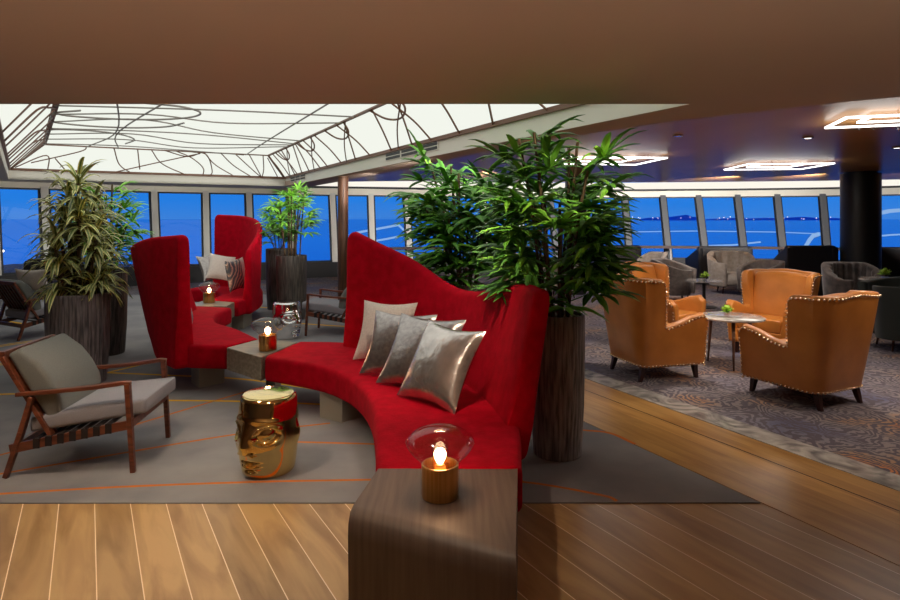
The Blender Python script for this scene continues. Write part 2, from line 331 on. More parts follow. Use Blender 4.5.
def dup(root, loc, rz, label, group=None):
    def cp(o, par):
        c = o.copy(); C.objects.link(c)
        if par: c.parent = par
        for k in kids(o): cp(k, c)
        return c
    r = cp(root, None); r.location = loc; r.rotation_euler = (0, 0, rz); r['label'] = label
    if group: r['group'] = group
    return r
def rsec(c, r, n=4):
    out = []; k = len(c); c = [Vector(p) for p in c]
    for i in range(k):
        p = c[i]; a = c[i-1]-p; b = c[(i+1) % k]-p
        ra = min(r, a.length*.49); rb = min(r, b.length*.49); pa = p+a.normalized()*ra; pb = p+b.normalized()*rb
        for j in range(n+1):
            t = j/n; out.append(pa*(1-t)**2+p*2*t*(1-t)+pb*t*t)
    return out
def slab(mb, quads, r, er=None, mi=0, n=4):
    """loft through a row of 4-corner sections with rounded edges and rounded ends"""
    er = r if er is None else er
    loops = [rsec(q, r, n) for q in quads]
    def end(q, d):
        ls = []; c = sum((Vector(p) for p in q), Vector())/4; base = rsec(q, r, n)
        for k in range(1, 5):
            a = PI/2*k/4; off = er*math.sin(a); ins = er*(1-math.cos(a))
            ls.append([c+(p-c)*max(.05, 1-ins/max((p-c).length, .02))+d*off for p in base])
        return ls
    c = [sum((Vector(p) for p in q), Vector())/4 for q in quads]
    d0 = (c[0]-c[1]).normalized(); d1 = (c[-1]-c[-2]).normalized()
    loops = end(quads[0], d0)[::-1]+loops+end(quads[-1], d1)
    mb.loft(loops, True, mi)
def catmull(pts, n=6):
    pts = [Vector(p) for p in pts]; out = []
    P = [pts[0]*2-pts[1]]+pts+[pts[-1]*2-pts[-2]]
    for i in range(1, len(P)-2):
        for j in range(n):
            t = j/n; a, b, c, d = P[i-1:i+3]
            out.append(.5*((2*b)+(c-a)*t+(2*a-5*b+4*c-d)*t*t+(3*b-a-3*c+d)*t**3))
    out.append(pts[-1]); return out
def fl(px, py): Y = 990/(py-219); return ((px-450)/600*Y, Y)     # floor point seen at a pixel
AX = Vector((-.457, .889)); NX = Vector((.889, .457))              # run of the room and its normal

# ------------------------------------------------------------------ floor
m = MB(); m.quad((-16, -3, 0), (16, -3, 0), (16, 22, 0), (-16, 22, 0)); struct(m.build('floor', M['plank']))
e0 = Vector((2.37, 4.30))                                          # a point on the oak / marble edge
def online(base, off, t): p = base+NX*off+AX*t; return (p.x, p.y)
m = MB(); m.prism([online(e0, -.87, -8), online(e0, 0, -8), online(e0, 0, 9.5), online(e0, -.87, 9.5)], -.02, .003); struct(m.build('floor_walkway', M['path']))
m = MB(); m.prism([online(e0, -.276, -8), online(e0, -.268, -8), online(e0, -.268, 9.5), online(e0, -.276, 9.5)], 0, .0042); struct(m.build('trim_1', M['wood_dk']))
m = MB(); m.prism([online(e0, 0, -8), online(e0, .25, -8), online(e0, .25, 9.5), online(e0, 0, 9.5)], -.02, .006); struct(m.build('trim_2', M['strip']))
m = MB(); m.prism([online(e0, .25, -8), (16, -3), (16, 22), (-16, 22), (-16, 13.5), online(e0, 0, 9.5), online(e0, .25, 9.5)], -.02, .005); struct(m.build('floor_carpet', M['ornate']))
rc = (1.80, 3.48)
re_ = online(Vector(rc), 0, 9.9)
m = MB(); m.prism([(-9, 3.47), rc, re_, (-4.6, 13.4), (-14, 11.8)], -.02, .0065)
def rline(pts, w=.022, mi=1):
    p = catmull([(*fl(*q), 0) for q in pts], 5); A = []; B = []
    for i, q in enumerate(p):
        d = (p[min(i+1, len(p)-1)]-p[max(i-1, 0)]).normalized(); nn = Vector((-d.y, d.x, 0)); A.append(q+nn*w/2); B.append(q-nn*w/2)
    for i in range(len(p)-1): m.quad(*[(v.x, v.y, .0072) for v in (A[i], B[i], B[i+1], A[i+1])], mi)
for pts, w, mi in [([(-60, 498), (0, 495), (120, 488), (256, 483), (360, 481), (440, 480), (523, 483), (600, 496), (617, 502)], .02, 1),
                   ([(-40, 482), (0, 475), (88, 460), (237, 435), (330, 424)], .022, 1), ([(153, 401), (237, 402), (320, 405), (420, 410)], .024, 2),
                   ([(130, 427), (237, 395), (312, 374)], .022, 1), ([(-20, 460), (0, 456), (45, 444)], .022, 1),
                   ([(100, 373), (170, 376), (245, 380), (330, 392)], .026, 2), ([(90, 377), (145, 364), (180, 350)], .026, 2),
                   ([(-60, 396), (0, 395), (110, 392)], .024, 2), ([(270, 443), (300, 443), (375, 445), (400, 446)], .022, 1),
                   ([(0, 320), (25, 324), (60, 322), (120, 326)], .035, 2), ([(180, 328), (260, 322), (350, 327), (420, 326)], .035, 2),
                   ([(240, 306), (300, 310), (345, 308)], .04, 2), ([(583, 431), (610, 434), (635, 445)], .024, 1), ([(560, 428), (583, 431)], .024, 1),
                   ([(505, 425), (480, 455), (523, 483)], .02, 1), ([(210, 338), (250, 345), (300, 352)], .03, 2)]:
    rline(pts, w*(1.35 if mi == 1 else 1.8), mi)
c0 = fl(22, 352)
for rr in (.66, .76):
    for k in range(40):
        a, b = 2*PI*k/40, 2*PI*(k+1)/40; P = []
        for t, q in ((a, rr-.02), (b, rr-.02), (b, rr+.02), (a, rr+.02)): P.append((c0[0]+q*math.cos(t)*.8, c0[1]+q*math.sin(t)*1.0, .0073))
        m.quad(*P, mi=2)
struct(m.build('floor_rug', [M['rug'], M['rugline'], M['rugyellow']]))

# ------------------------------------------------------------------ window wall
nodes = [(-420, 9.2), (-150, 11.3), (0, 13.0), (160, 15.2), (332, 17.1), (450, 18.0), (600, 18.6), (740, 18.0), (820, 17.4), (900, 16.5), (1020, 14.8), (1250, 12.0)]
def wall_at(px):
    for (a, ya), (b, yb) in zip(nodes, nodes[1:]):
        if a <= px <= b:
            # straight wall between nodes: intersect the ray with the chord
            A = Vector(((a-450)/600*ya, ya)); B = Vector(((b-450)/600*yb, yb)); k = (px-450)/600
            t = (k*A.y-A.x)/((B.x-A.x)-k*(B.y-A.y)); return A+(B-A)*t
mull = [-420, -330, -250, -180, -116, -58, -3, 48, 102, 157, 207, 251, 293, 335, 373, 410, 448, 487, 525, 558, 592, 630, 669, 706, 745, 784, 828, 872, 915, 960, 1020, 1100, 1250]
P = [wall_at(x) for x in mull]
NR = []
for i in range(len(P)):
    d = (P[min(i+1, len(P)-1)]-P[max(i-1, 0)]).normalized(); NR.append(Vector((-d.y, d.x)))
SILL, HEAD = .43, 2.36
def wp(i, z, off=0):
    ln = .5 if mull[i] < 400 else min(.95, .5+(mull[i]-400)/180*.45)
    k = ln*(z-SILL)/(HEAD-SILL) if z > SILL else 0
    q = P[i]+NR[i]*(min(k, ln)+off); return Vector((q.x, q.y, z))
low, hd, grv, cov = MB(), MB(), MB(), MB()
for i in range(len(P)-1):
    low.quad(wp(i, 0, -.06), wp(i+1, 0, -.06), wp(i+1, SILL, -.06), wp(i, SILL, -.06))
    low.quad(wp(i, SILL, -.06), wp(i+1, SILL, -.06), wp(i+1, SILL, .3), wp(i, SILL, .3))
    hd.quad(wp(i, HEAD, -.05), wp(i+1, HEAD, -.05), wp(i+1, 2.60, -.05), wp(i, 2.60, -.05))
    hd.quad(wp(i, HEAD, -.05), wp(i+1, HEAD, -.05), wp(i+1, HEAD, .3), wp(i, HEAD, .3))
    if mull[i] > 280:
        for z0, z1, mm in ((2.545, 2.60, grv), (2.60, 2.82, cov)):
            mm.quad(wp(i, z0, -.07), wp(i+1, z0, -.07), wp(i+1, z1, -.07), wp(i, z1, -.07))
        grv.quad(wp(i, 2.60, -.07), wp(i+1, 2.60, -.07), wp(i+1, 2.60, -.2), wp(i, 2.60, -.2))
struct(low.build('wall_windows', M['dark'])); struct(hd.build('wall_header', M['beige']))
struct(grv.build('trim_3', M['dark'])); struct(cov.build('trim_4', M['cove']))
for i in range(len(P)-1):
    w = bpy.data.objects.new('window_%d' % (i+1), None); C.objects.link(w); struct(w); a0 = (wp(i, SILL)+wp(i+1, SILL))/2; w.location = a0
    T = Matrix.Translation(-a0)
    mm = MB(); mm.quad(*[T @ q for q in (wp(i, SILL, .03), wp(i+1, SILL, .03), wp(i+1, HEAD, .03), wp(i, HEAD, .03))]); mm.build('pane', M['pane'], w)
    mm = MB(); g = MB(); left = mull[i] < 540
    mm.bar(T @ wp(i, SILL-.02), T @ wp(i, HEAD+.03), .15 if left else .17, .12, up=(*NR[i], 0)); mm.build('mullion', M['mull'] if left else M['mullg'], w)
    for dx in (-.1, .1):
        t_ = (P[i+1]-P[i]).normalized(); q = Vector((t_.x, t_.y, 0))*dx
        g.bar(T @ (wp(i, SILL-.02, .03)+q), T @ (wp(i, HEAD+.02, .03)+q), .045, .05, up=(*NR[i], 0))
    g.bar(T @ wp(i, HEAD-.015, .02), T @ wp(i+1, HEAD-.015, .02), .05, .05); g.bar(T @ wp(i, SILL+.02, .02), T @ wp(i+1, SILL+.02, .02), .05, .05)
    g.build('gasket', M['gasket'], w)
# dark hand rail along the right run of windows
m = MB()
for i in range(14, len(P)-1): m.bar(wp(i, .80, -.35), wp(i+1, .80, -.35), .16, .08)
for i in range(14, len(P)-1, 2): m.bar(wp(i, 0, -.35), wp(i, .80, -.35), .05, .05)
struct(m.build('trim_5', M['rail']))

# ------------------------------------------------------------------ ceiling
HC, HP, HU = 2.493, 2.58, 2.706
u = Vector((-.473, .881)); v = Vector((.881, .473)); l_ = Vector((.58, -.813))
R0 = Vector((1.76, 4.4)); Ck = Vector((-4.24, 15.42)); Pk = Vector((-9.33, 12.68)); L0 = Pk+l_*10.18
band = [(9, 2.3), (5.0, 3.4), (3.1, 4.15), (2.82, 4.34), (1.95, 5.15), (1.14, 6.24), (.2, 8.0), (-.7, 10.0), (-2.0, 12.6), (-3.35, 15.1), (-3.9, 16.2)]
m = MB()
def flat(pts, z, th=.04): m.prism([tuple(p) for p in pts], z, z+th)
flat([(-16, -3), (16, -3), (16, 2.3), (9, 2.3), (5, 3.4), (3.1, 4.15), (2.82, 4.34), (1.76, 4.4), (-16, 4.4)], HC)
ce = struct(m.build('ceiling', M['brown']))
m = MB(); inner = [R0, Vector((.95, 5.91)), Vector((.35, 7.03)), Vector((-.65, 8.89)), Vector((-1.6, 10.65)), Vector((-2.7, 12.7)), Vector((-3.8, 14.6)), Ck]
outer = [Vector(p) for p in band[3:]]
outer = outer[:1]+outer[1:]
for i in range(len(inner)-1):
    flat([inner[i], inner[i+1], outer[i+1] if i+1 < len(outer) else outer[-1], outer[i]], HC, .12)
struct(m.build('ceiling_band', M['brown']))
m = MB()   # pale ceiling beyond and left of the skylight
flat([Ck, Pk, Vector((-10.4, 13.3)), Vector((-4.2, 17.4)), Vector((-3.9, 16.2))], HC)
flat([Pk, L0, Vector((-16, 4.4)), Vector((-16, 12.5)), Vector((-10.4, 13.3))], HC)
struct(m.build('ceiling_edge', M['white']))
m = MB()   # glossy dark ceiling right; stops short of the windows to leave the light cove
edge = []
for px in range(345, 1251, 45):
    q = wall_at(px); k = 3.3 if px > 440 else 2.2+1.1*(px-345)/95; edge.append((q.x*(1-k/q.y)if False else q.x-0.0, q.y-k))
flat([(16, 2.3)]+band+edge+[(16, 9)], HP, .03)
struct(m.build('ceiling_panels', M['purple']))
m = MB(); m.quad((-16, -3, 3.4), (16, -3, 3.4), (16, 24, 3.4), (-16, 24, 3.4)); struct(m.build('ceiling_deck', M['beige']))
m = MB()   # cove top
top = [wall_at(px) for px in range(345, 1251, 45)]
for a, b in zip(top, top[1:]): m.quad((a.x, a.y-3.0, 2.84), (b.x, b.y-3.0, 2.84), (b.x, b.y+1, 2.84), (a.x, a.y+1, 2.84))
struct(m.build('ceiling_cove', M['white']))
# enclosing walls out of view
m = MB(); m.quad((-16, -3, 0), (16, -3, 0), (16, -3, 3.4), (-16, -3, 3.4)); struct(m.build('wall_back', M['brown']))
m = MB(); m.quad((-13, -3, 0), (-13, 9.5, 0), (-13, 9.5, 3.4), (-13, -3, 3.4)); struct(m.build('wall_left', M['brown']))
m = MB(); m.quad((15, -3, 0), (15, 13, 0), (15, 13, 3.4), (15, -3, 3.4)); struct(m.build('wall_right', M['brown']))

# skylight
s_ = .514
T1 = Ck+Vector((-.408, -1.354))*s_; T2 = Vector((-8.50, 12.54)); ZT = HU+s_
def at(p, q, y): t = (y-p.y)/(q.y-p.y); return p+(q-p)*t
nr = at(R0, Ck, 4.4); TR = T1-u*((T1.y-4.45)/u.y); TL = T2+l_*((T2.y-4.45)/.813)
V3 = lambda p, z: Vector((p.x, p.y, z))
sk = thing('skylight', 'large glowing tray skylight with dark branching lattice over the red seating', 'skylight', (-3.5, 9, HC))
so = Matrix.Translation(-Vector((-3.5, 9, HC)))
def skq(name, pts, mt, off=0):
    m = MB(); m.add([so @ p for p in pts], [tuple(range(len(pts)))]); return m.build(name, mt, sk)
faces = {'far': (V3(Pk, HU), V3(Ck, HU), V3(T1, ZT), V3(T2, ZT)), 'right': (V3(Ck, HU), V3(R0, HU), V3(TR, ZT), V3(T1, ZT)),
         'left': (V3(L0, HU), V3(Pk, HU), V3(T2, ZT), V3(TL, ZT)), 'top': (V3(T2, ZT), V3(T1, ZT), V3(TR, ZT), V3(TL, ZT))}
for k, q in faces.items(): skq('light_panel', q, M['panel'])
m = MB()
for a, b in ((Pk, Ck), (Ck, R0), (L0, Pk)): m.quad(*[so @ p for p in (V3(a, HC), V3(b, HC), V3(b, HU), V3(a, HU))])
m.quad(*[so @ p for p in (V3(L0, HC), V3(R0, HC), V3(R0, 3.3), V3(L0, 3.3))])
m.build('fascia', M['white'], sk)
m = MB()
for a, b, w in ((V3(Pk, HU), V3(Ck, HU), .07), (V3(Ck, HU), V3(R0, HU), .08), (V3(L0, HU), V3(Pk, HU), .08), (V3(Ck, HU), V3(T1, ZT), .06), (V3(Pk, HU), V3(T2, ZT), .06),
                (V3(T1, ZT), V3(T2, ZT), .06), (V3(T1, ZT), V3(TR, ZT), .07), (V3(T2, ZT), V3(TL, ZT), .1)):
    m.bar(so @ a, so @ b, w, .05)
m.build('frame', M['lattice'], sk)
def onface(k, a, b):   # bilinear point on a panel; a along, b up
    q = faces[k]; n = (q[1]-q[0]).cross(q[3]-q[0]).normalized()
    c = Vector((-3.5, 9, 1.6)); p = (q[0]*(1-a)+q[1]*a)*(1-b)+(q[3]*(1-a)+q[2]*a)*b
    if n.dot(c-p) < 0: n = -n
    return so @ (p+n*.025)
def branch(k, pts, r=.02):
    p = catmull([onface(k, *q) for q in pts], 6); bm.tube(p, r, 5)
bm = MB()
for pts in ([(.10, .5), (.18, 0)], [(.04, 0.3), (.16, .8), (.17, 1)], [(.28, 1), (.34, .35), (.40, 0)], [(.38, 1), (.42, .2)], [(.44, 1), (.50, .45), (.60, 0)], [(.34, 0.05), (.48, .5), (.66, .95)],
            [(.55, 1), (.62, .75), (.665, .35), (.66, 0)], [(.62, 1), (.69, .9), (.70, .2), (.68, 0)], [(.68, 1), (.72, .5), (.79, 0)], [(.76, 1), (.80, .5), (.86, 0)], [(.83, 1), (.88, .3), (.90, 0)], [(.90, 1), (.90, 0)],
            [(.97, 1), (.93, .4), (.90, 0)], [(.985, .9), (.975, .3), (.97, 0)], [(.5, 1), (.6, .8), (.67, 1)], [(0.01, .1), (.06, .6), (.12, 0)]):
    branch('far', pts, .013)
bm.build('lattice', M['lattice'], sk)
bm = MB(); random.seed(3)
for a in [.02, .06, .12, .10, .15, .2, .27, .31, .38, .44, .5, .57, .63, .68, .74, .8, .88]:
    d = random.uniform(.02, .07)*random.choice((1, 1, -.6)); branch('right', [(a+d, 1), (a+d*.4, .5), (a-.01, 0)], .013)
for a in (.07, .24, .41, .6):
    branch('right', [(a, 1), (a+.02, .72), (a+.05, .62), (a+.08, .75), (a+.09, 1)], .015); branch('right', [(a-.02, 0), (a+.03, .5), (a+.1, 1)], .011)
bm.build('lattice', M['lattice'], sk)
bm = MB()
for a in [.25, .42, .55, .66, .75, .82, .88, .93, .97]:
    d = random.uniform(-.1, .1); branch('left', [(a+.10, 0), (a+.03, .5), (a-.05, 1)], .012)
for a in (.45, .7, .85): branch('left', [(a, 0), (a-.08, .6), (a-.02, .85), (a+.04, 1)], .014)
bm.build('lattice', M['lattice'], sk)
bm = MB()
for i in range(9):
    a = random.uniform(.0, 1); b = .03+i*.085; w_ = random.uniform(-.05, .05)
    branch('top', [(0, b), (.3, b+w_+.03), (.6, b-w_), (1, b+random.uniform(-.1, .1))], .012)
for i in range(5):
    cx_, cy = random.uniform(.1, .9), random.uniform(.08, .8); ra, rb = random.uniform(.12, .32), random.uniform(.05, .13); s0 = random.uniform(0, 6)
    branch('top', [(min(1, max(0, cx_+ra*math.cos(s0+t*.6))), min(.95, max(0, cy+rb*math.sin(s0+t*.6)))) for t in range(8)], .015)
for i in range(3):
    a = random.uniform(.05, .9); branch('top', [(a, 0), (a+random.uniform(-.1, .1), .3), (min(1, max(0, a+random.uniform(-.3, .3))), .85)], .013)
bm.build('lattice', M['latd'], sk)
# vents in the fascia
def vent(px0, px1, label, u=(Ck-R0).normalized()):
    v = Vector((u.y, -u.x))
    def onR(px, z):      # intersect the ray with the fascia plane
        k = (px-450)/600; t = (k*R0.y-R0.x)/(u.x-k*u.y); q = R0+u*t; return q
    a, b = onR(px0, 0), onR(px1, 0); q = (a+b)/2
    t = thing('ceiling_vent', label, 'vent', (q.x, q.y, HC)); d = (a-b).normalized(); nn = Vector((-v.x, -v.y)); L = (a-b).length
    mm = MB(); M_ = Matrix(((d.x, nn.x, 0, 0), (d.y, nn.y, 0, 0), (0, 0, 1, 0), (0, 0, 0, 1)))
    mm.box(-L/2, L/2, .002, .012, .07, .19, M_=M_); mm.build('frame', M['white'], t)
    for r_ in range(2):
        for c_ in range(3):
            mm = MB(); mm.box(-L/2+L/3*c_+.03, -L/2+L/3*(c_+1)-.03, .013, .018, .082+.056*r_, .122+.056*r_, M_=M_); mm.build('slot', M['black'], t)
vent(386, 439, 'long black slotted air vent on the white skylight fascia'); vent(291, 306, 'small slotted air vent at the far corner of the skylight fascia')

# square ceiling lights
def ring_light(px, Y, w, d, label, rz=0):
    X = (px-450)/600*Y; t = thing('ceiling_light', label, 'ceiling light', (X, Y, HP), rz, 'glowing square ceiling lights')
    for k, zz in ((1.0, -.05), (.55, -.03)):
        m = MB(); a, b = w/2*k, d/2*k; c = [(-a, -b), (a, -b), (a, b), (-a, b)]
        for i in range(4): p, q = c[i], c[(i+1) % 4]; m.bar((*p, zz), (*q, zz), .02, .018)
        m.build('tube_ring', M['led'], t)
    for i in range(16):
        a = random.uniform(-w/2, w/2); b = random.choice((-1, 1))*d/2*random.choice((1, .66)); m = MB(); m.tube([(a, b, -.0), (a, b, -.10)], .008, 5); m.build('crystal_rod', M['glass'], t)
    l = bpy.data.lights.new('ring_glow', 'AREA'); l.energy = 14; l.size = w*.8; l.color = (1, .96, .9); lo = bpy.data.objects.new('ring_glow', l); C.objects.link(lo); lo.parent = t; lo.location = (0, 0, -.14)
    l = bpy.data.lights.new('ring_uplight', 'AREA'); l.energy = 5; l.size = w; l.color = (1, .93, .85); lo = bpy.data.objects.new('ring_uplight', l); C.objects.link(lo); lo.parent = t; lo.location = (0, 0, -.2); lo.rotation_euler = (PI, 0, 0)
ring_light(900, 5.35, 1.0, .62, 'brightest square ceiling light, nearest at the right edge of the ceiling', -.3)
ring_light(776, 10.1, 1.3, 1.1, 'glowing square ceiling light with crystal rods just left of the black column', -.1)
ring_light(603, 9.1, 1.5, 1.1, 'glowing square ceiling light partly behind the tall palm fronds', .1)
def downlight(px, py, label):
    Y = (HP-EYE)*600/(219-py); t = thing('downlight', label, 'downlight', ((px-450)/600*Y, Y, HP))
    m = MB(); m.lathe([(.055, -.001), (.06, -.012), (.045, -.018), (.04, -.006)], 16); m.build('rim', M['chrome'], t)
    m = MB(); m.lathe([(.038, -.012), (.036, -.016)], 12); m.build('lens', M['led'] if px > 700 else M['chrome'], t)
downlight(678, 135, 'small unlit recessed downlight above the left tan armchairs'); downlight(808, 137, 'small lit recessed downlight between the two right ceiling lights'); downlight(897, 147, 'small recessed downlight at the far right edge beside the black column')
# columns
m = MB(); X = (860.5-450)/600*11.9; m.lathe([(.345, 0), (.345, 2.55), (.28, 2.55), (.28, HP+.01)], 40, (X, 11.9, 0)); struct(m.build('trim_6', M['black'], auto=40))
m = MB(); X = (343-450)/600*12; m.lathe([(.105, 0), (.105, HC)], 24, (X, 12, 0)); struct(m.build('trim_7', M['column'], smooth=False, auto=30))
m = MB(); X = (577-450)/600*13; m.box(X-.2, X+.2, 13, 13.3, 0, HP); struct(m.build('trim_8', M['black']))

# ------------------------------------------------------------------ outside
m = MB(); m.quad((-40000, 40, -28), (40000, 40, -28), (40000, 45000, -28), (-40000, 45000, -28)); struct(m.build('sea', M['water']))
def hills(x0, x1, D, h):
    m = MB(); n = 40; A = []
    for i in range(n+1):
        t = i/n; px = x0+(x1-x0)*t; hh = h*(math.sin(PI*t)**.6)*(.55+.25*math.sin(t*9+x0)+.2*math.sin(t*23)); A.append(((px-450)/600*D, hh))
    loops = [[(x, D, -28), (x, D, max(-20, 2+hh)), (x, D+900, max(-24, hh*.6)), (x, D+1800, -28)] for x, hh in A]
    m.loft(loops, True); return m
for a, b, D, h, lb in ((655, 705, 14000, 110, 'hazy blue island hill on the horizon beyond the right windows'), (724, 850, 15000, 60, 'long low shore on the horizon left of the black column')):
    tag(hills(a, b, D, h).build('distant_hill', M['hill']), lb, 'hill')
m = MB(); random.seed(11)
for i in range(60):
    px = random.choice((random.uniform(600, 700), random.uniform(715, 838), random.uniform(560, 640))); D = 13000; z = -10+random.uniform(0, 60)
    m.sphere(((px-450)/600*D, D, z), random.uniform(3, 9), 5)
tag(m.build('shore_lights', M['citylight']), 'sprinkle of tiny pale lights along the far shore on the horizon', 'lights', kind='stuff')
m = MB()
for px, py in ((3, 251), (9, 269)):
    D = 400; m.sphere(((px-450)/600*D, D, EYE-(py-219)/600*D), .8, 6)
tag(m.build('boat_lights', M['citylight']), 'two tiny boat lights on the water beyond the leftmost window', 'lights', kind='stuff')
m = MB()
def exter(pts, D, r):
    m.tube([((px-450)/600*D, D+(i*.8), EYE-(py-219)/600*(D+i*.8)) for i, (px, py) in enumerate(pts)], r, 6)
exter([(355, 233), (375, 229), (396, 225), (404, 233), (409, 238)], 34, .07); exter([(362, 243), (385, 239), (409, 234)], 34, .06); exter([(625, 232), (700, 231), (790, 232), (850, 234)], 34, .03)
exter([(806, 246), (818, 240), (830, 236), (845, 234)], 34, .12); exter([(700, 246), (740, 245), (775, 242)], 34, .05)
exter([(880, 213), (900, 211), (925, 210)], 34, .12); exter([(880, 236), (900, 235), (930, 234)], 34, .05)
tag(m.build('deck_railing', M['deckglow']), 'pale glowing railings and curved edge of the open deck outside the windows', 'railing')

# ------------------------------------------------------------------ red serpentine sofas
def offs(path, d):
    o_ = []; n = len(path)
    for i, p in enumerate(path):
        t = (path[min(i+1, n-1)]-path[max(i-1, 0)]).normalized(); o_.append(Vector((p.x+t.y*d, p.y-t.x*d, p.z)))
    return o_
def sofa(label, seat_front, seat_back, back, tops, lean, thick=.2, side=1, blocks=(), endfix=None):
    """seat_front/back: matching plan points; back: inner plan points of the backrest at the seat; tops: heights; lean: outward reach"""
    base = (seat_front[0][0], seat_front[0][1], 0)
    t = thing('serpentine_sofa', label, 'sofa', base); B = Vector(base)
    F = catmull([(*p, 0) for p in seat_front]); K = catmull([(*p, 0) for p in seat_back])
    m = MB(); slab(m, [[Vector((f.x, f.y, .23))-B, Vector((f.x, f.y, .45))-B, Vector((k.x, k.y, .46))-B, Vector((k.x, k.y, .23))-B] for f, k in zip(F, K)], .05, .02)
    o_ = m.build('seat', M['velvet'], t, smooth=True)
    I = catmull([(*p, 0) for p in back]); Tp = catmull([(h, 0, 0) for h in tops]); Ln = catmull([(q, 0, 0) for q in lean])
    n = len(I); O = offs(I, thick*side); U = offs(I, side)
    sec = []
    for i in range(n):
        d = U[i]-I[i]; h = Tp[i].x; q = Ln[i].x
        def pt(w, z, th):     # inner/outer points; outward lean grows with height
            k = (z-.23)/(max(h, .9)-.23); return Vector((I[i].x, I[i].y, z))+d*(q*k**.85+th*w)-B
        inn = [pt(0, .23+(h-.23)*k/5, thick) for k in range(6)]
        out = [pt(1, .23+(h-.23)*k/5, thick*(1-.45*k/5)) for k in range(6)]
        sec.append((inn, out))
    # each section: closed loop up the inner face, rounded over the top, down the outer face
    loops = []
    for inn, out in sec:
        c = inn+out[::-1]; rr = rsec([c[0], c[5], c[6], c[11]], .05, 4)
        # corners rounded, sides with the intermediate lean points
        lp = rr[0:5]+c[1:5]+rr[5:10]+rr[10:15]+c[7:11]+rr[15:20]; loops.append(lp)
    def end(lp, d, er=.06):
        c = sum(lp, Vector())/len(lp); ls = []
        for k in range(1, 5):
            a = PI/2*k/4; ls.append([c+(p-c)*max(.05, 1-er*(1-math.cos(a))/max(.03, (p-c).length))+d*er*math.sin(a) for p in lp])
        return ls
    d0 = (I[0]-I[1]).normalized(); d1 = (I[-1]-I[-2]).normalized()
    m = MB(); m.loft(end(loops[0], d0)[::-1]+loops+end(loops[-1], d1)); m.build('backrest', M['velvet'], t, smooth=True)
    for bq in blocks:
        m = MB(); m.prism([(p[0]-B.x, p[1]-B.y) for p in bq], 0, .235); m.build('base_block', M['basegrey'], t, bevel=.004)
    return t
sofa('red velvet curved sofa in front, four cushions on its seat, high winged back',
     [(-1.60, 5.22), (-1.09, 4.92), (-.82, 4.63), (-.64, 4.3), (-.51, 3.9), (-.42, 3.39), (-.36, 2.90)],
     [(-1.43, 5.86), (-.98, 5.8), (-.5, 5.42), (-.06, 4.9), (.24, 4.3), (.40, 3.6), (.35, 2.90)],
     [(-.97, 5.58), (-.52, 5.25), (-.18, 4.8), (.04, 4.3), (.17, 3.9), (.25, 3.50)],
     [1.53, 1.31, 1.09, 1.13, 1.22, 1.235], [.08, .14, .2, .24, .26, .24], .19, side=-1,
     blocks=[[(-1.08, 4.97), (-.87, 4.84), (-.62, 5.12), (-.83, 5.27)], [(-.15, 3.2), (.2, 3.2), (.2, 3.6), (-.15, 3.6)]])
sofa('red velvet curved sofa at left, its tall back turned to the grey lounge chair',
     [(-1.93, 6.05), (-2.35, 6.6), (-2.72, 7.0), (-2.92, 7.5), (-2.95, 8.1)],
     [(-2.13, 5.64), (-2.60, 5.74), (-3.02, 6.3), (-3.42, 7.2), (-3.5, 8.2)],
     [(-2.47, 5.78), (-2.76, 6.1), (-3.02, 6.6), (-3.2, 7.2), (-3.26, 7.9)],
     [1.50, 1.46, 1.35, 1.24, 1.15], [.06, .20, .34, .32, .26], .2, side=-1,
     blocks=[[(-2.60, 6.03), (-2.44, 5.84), (-2.26, 6.02), (-2.44, 6.2)], [(-3.2, 7.5), (-2.98, 7.5), (-2.98, 7.9), (-3.2, 7.9)]])
sofa('red velvet curved sofa farthest back, near the window planters',
     [(-3.62, 8.95), (-3.62, 9.3), (-3.7, 9.7), (-3.95, 10.1), (-4.5, 10.25)],
     [(-3.06, 8.72), (-2.98, 9.3), (-3.15, 10.1), (-3.5, 10.75), (-4.3, 11.0)],
     [(-3.10, 8.95), (-3.17, 9.45), (-3.36, 10.0), (-3.70, 10.45), (-4.2, 10.7)],
     [1.20, 1.42, 1.6, 1.7, 1.73], [.06, .1, .12, .1, .06], .15, side=1,
     blocks=[[(-3.4, 9.0), (-3.1, 9.0), (-3.1, 9.4), (-3.4, 9.4)], [(-4.2, 10.3), (-3.9, 10.3), (-3.9, 10.6), (-4.2, 10.6)]])
# ------------------------------------------------------------------ wooden link tables
# front waterfall table: left & right profile lofted
t = thing('end_table', 'dark stained waterfall end table in the foreground at the sofa end, lamp on top', 'table', (0, 2.5, 0))
m = MB(); prof = []
def wf(xl, yl, xr, yr):     # left/right x,y
    return
Lp = [(-.345, 2.885, .45), (-.405, 2.52, .45), (-.412, 2.475, .44), (-.414, 2.445, .41), (-.414, 2.435, .36), (-.41, 2.43, .0)]
Rp = [(.325, 2.885, .45), (.24, 2.19, .45), (.236, 2.15, .44), (.234, 2.12, .41), (.234, 2.11, .36), (.232, 2.10, .0)]
def fill(P):
    q = [Vector(P[0])]+[Vector(p) for p in P[1:]]; return q
Lq, Rq = fill(Lp), fill(Rp); o3 = Vector((0, 2.5, 0))
NB = 8
loops = []
for j in range(NB+1):
    k = j/NB; loops.append([a*(1-k)+b*k-o3 for a, b in zip(Lq, Rq)]+[Vector((a.x*(1-k)+b.x*k, 2.885, 0))-o3 for a, b in ((Lq[0], Rq[0]),)])
m.loft(loops, True); m.build('body', M['tablewood'], t, auto=60)
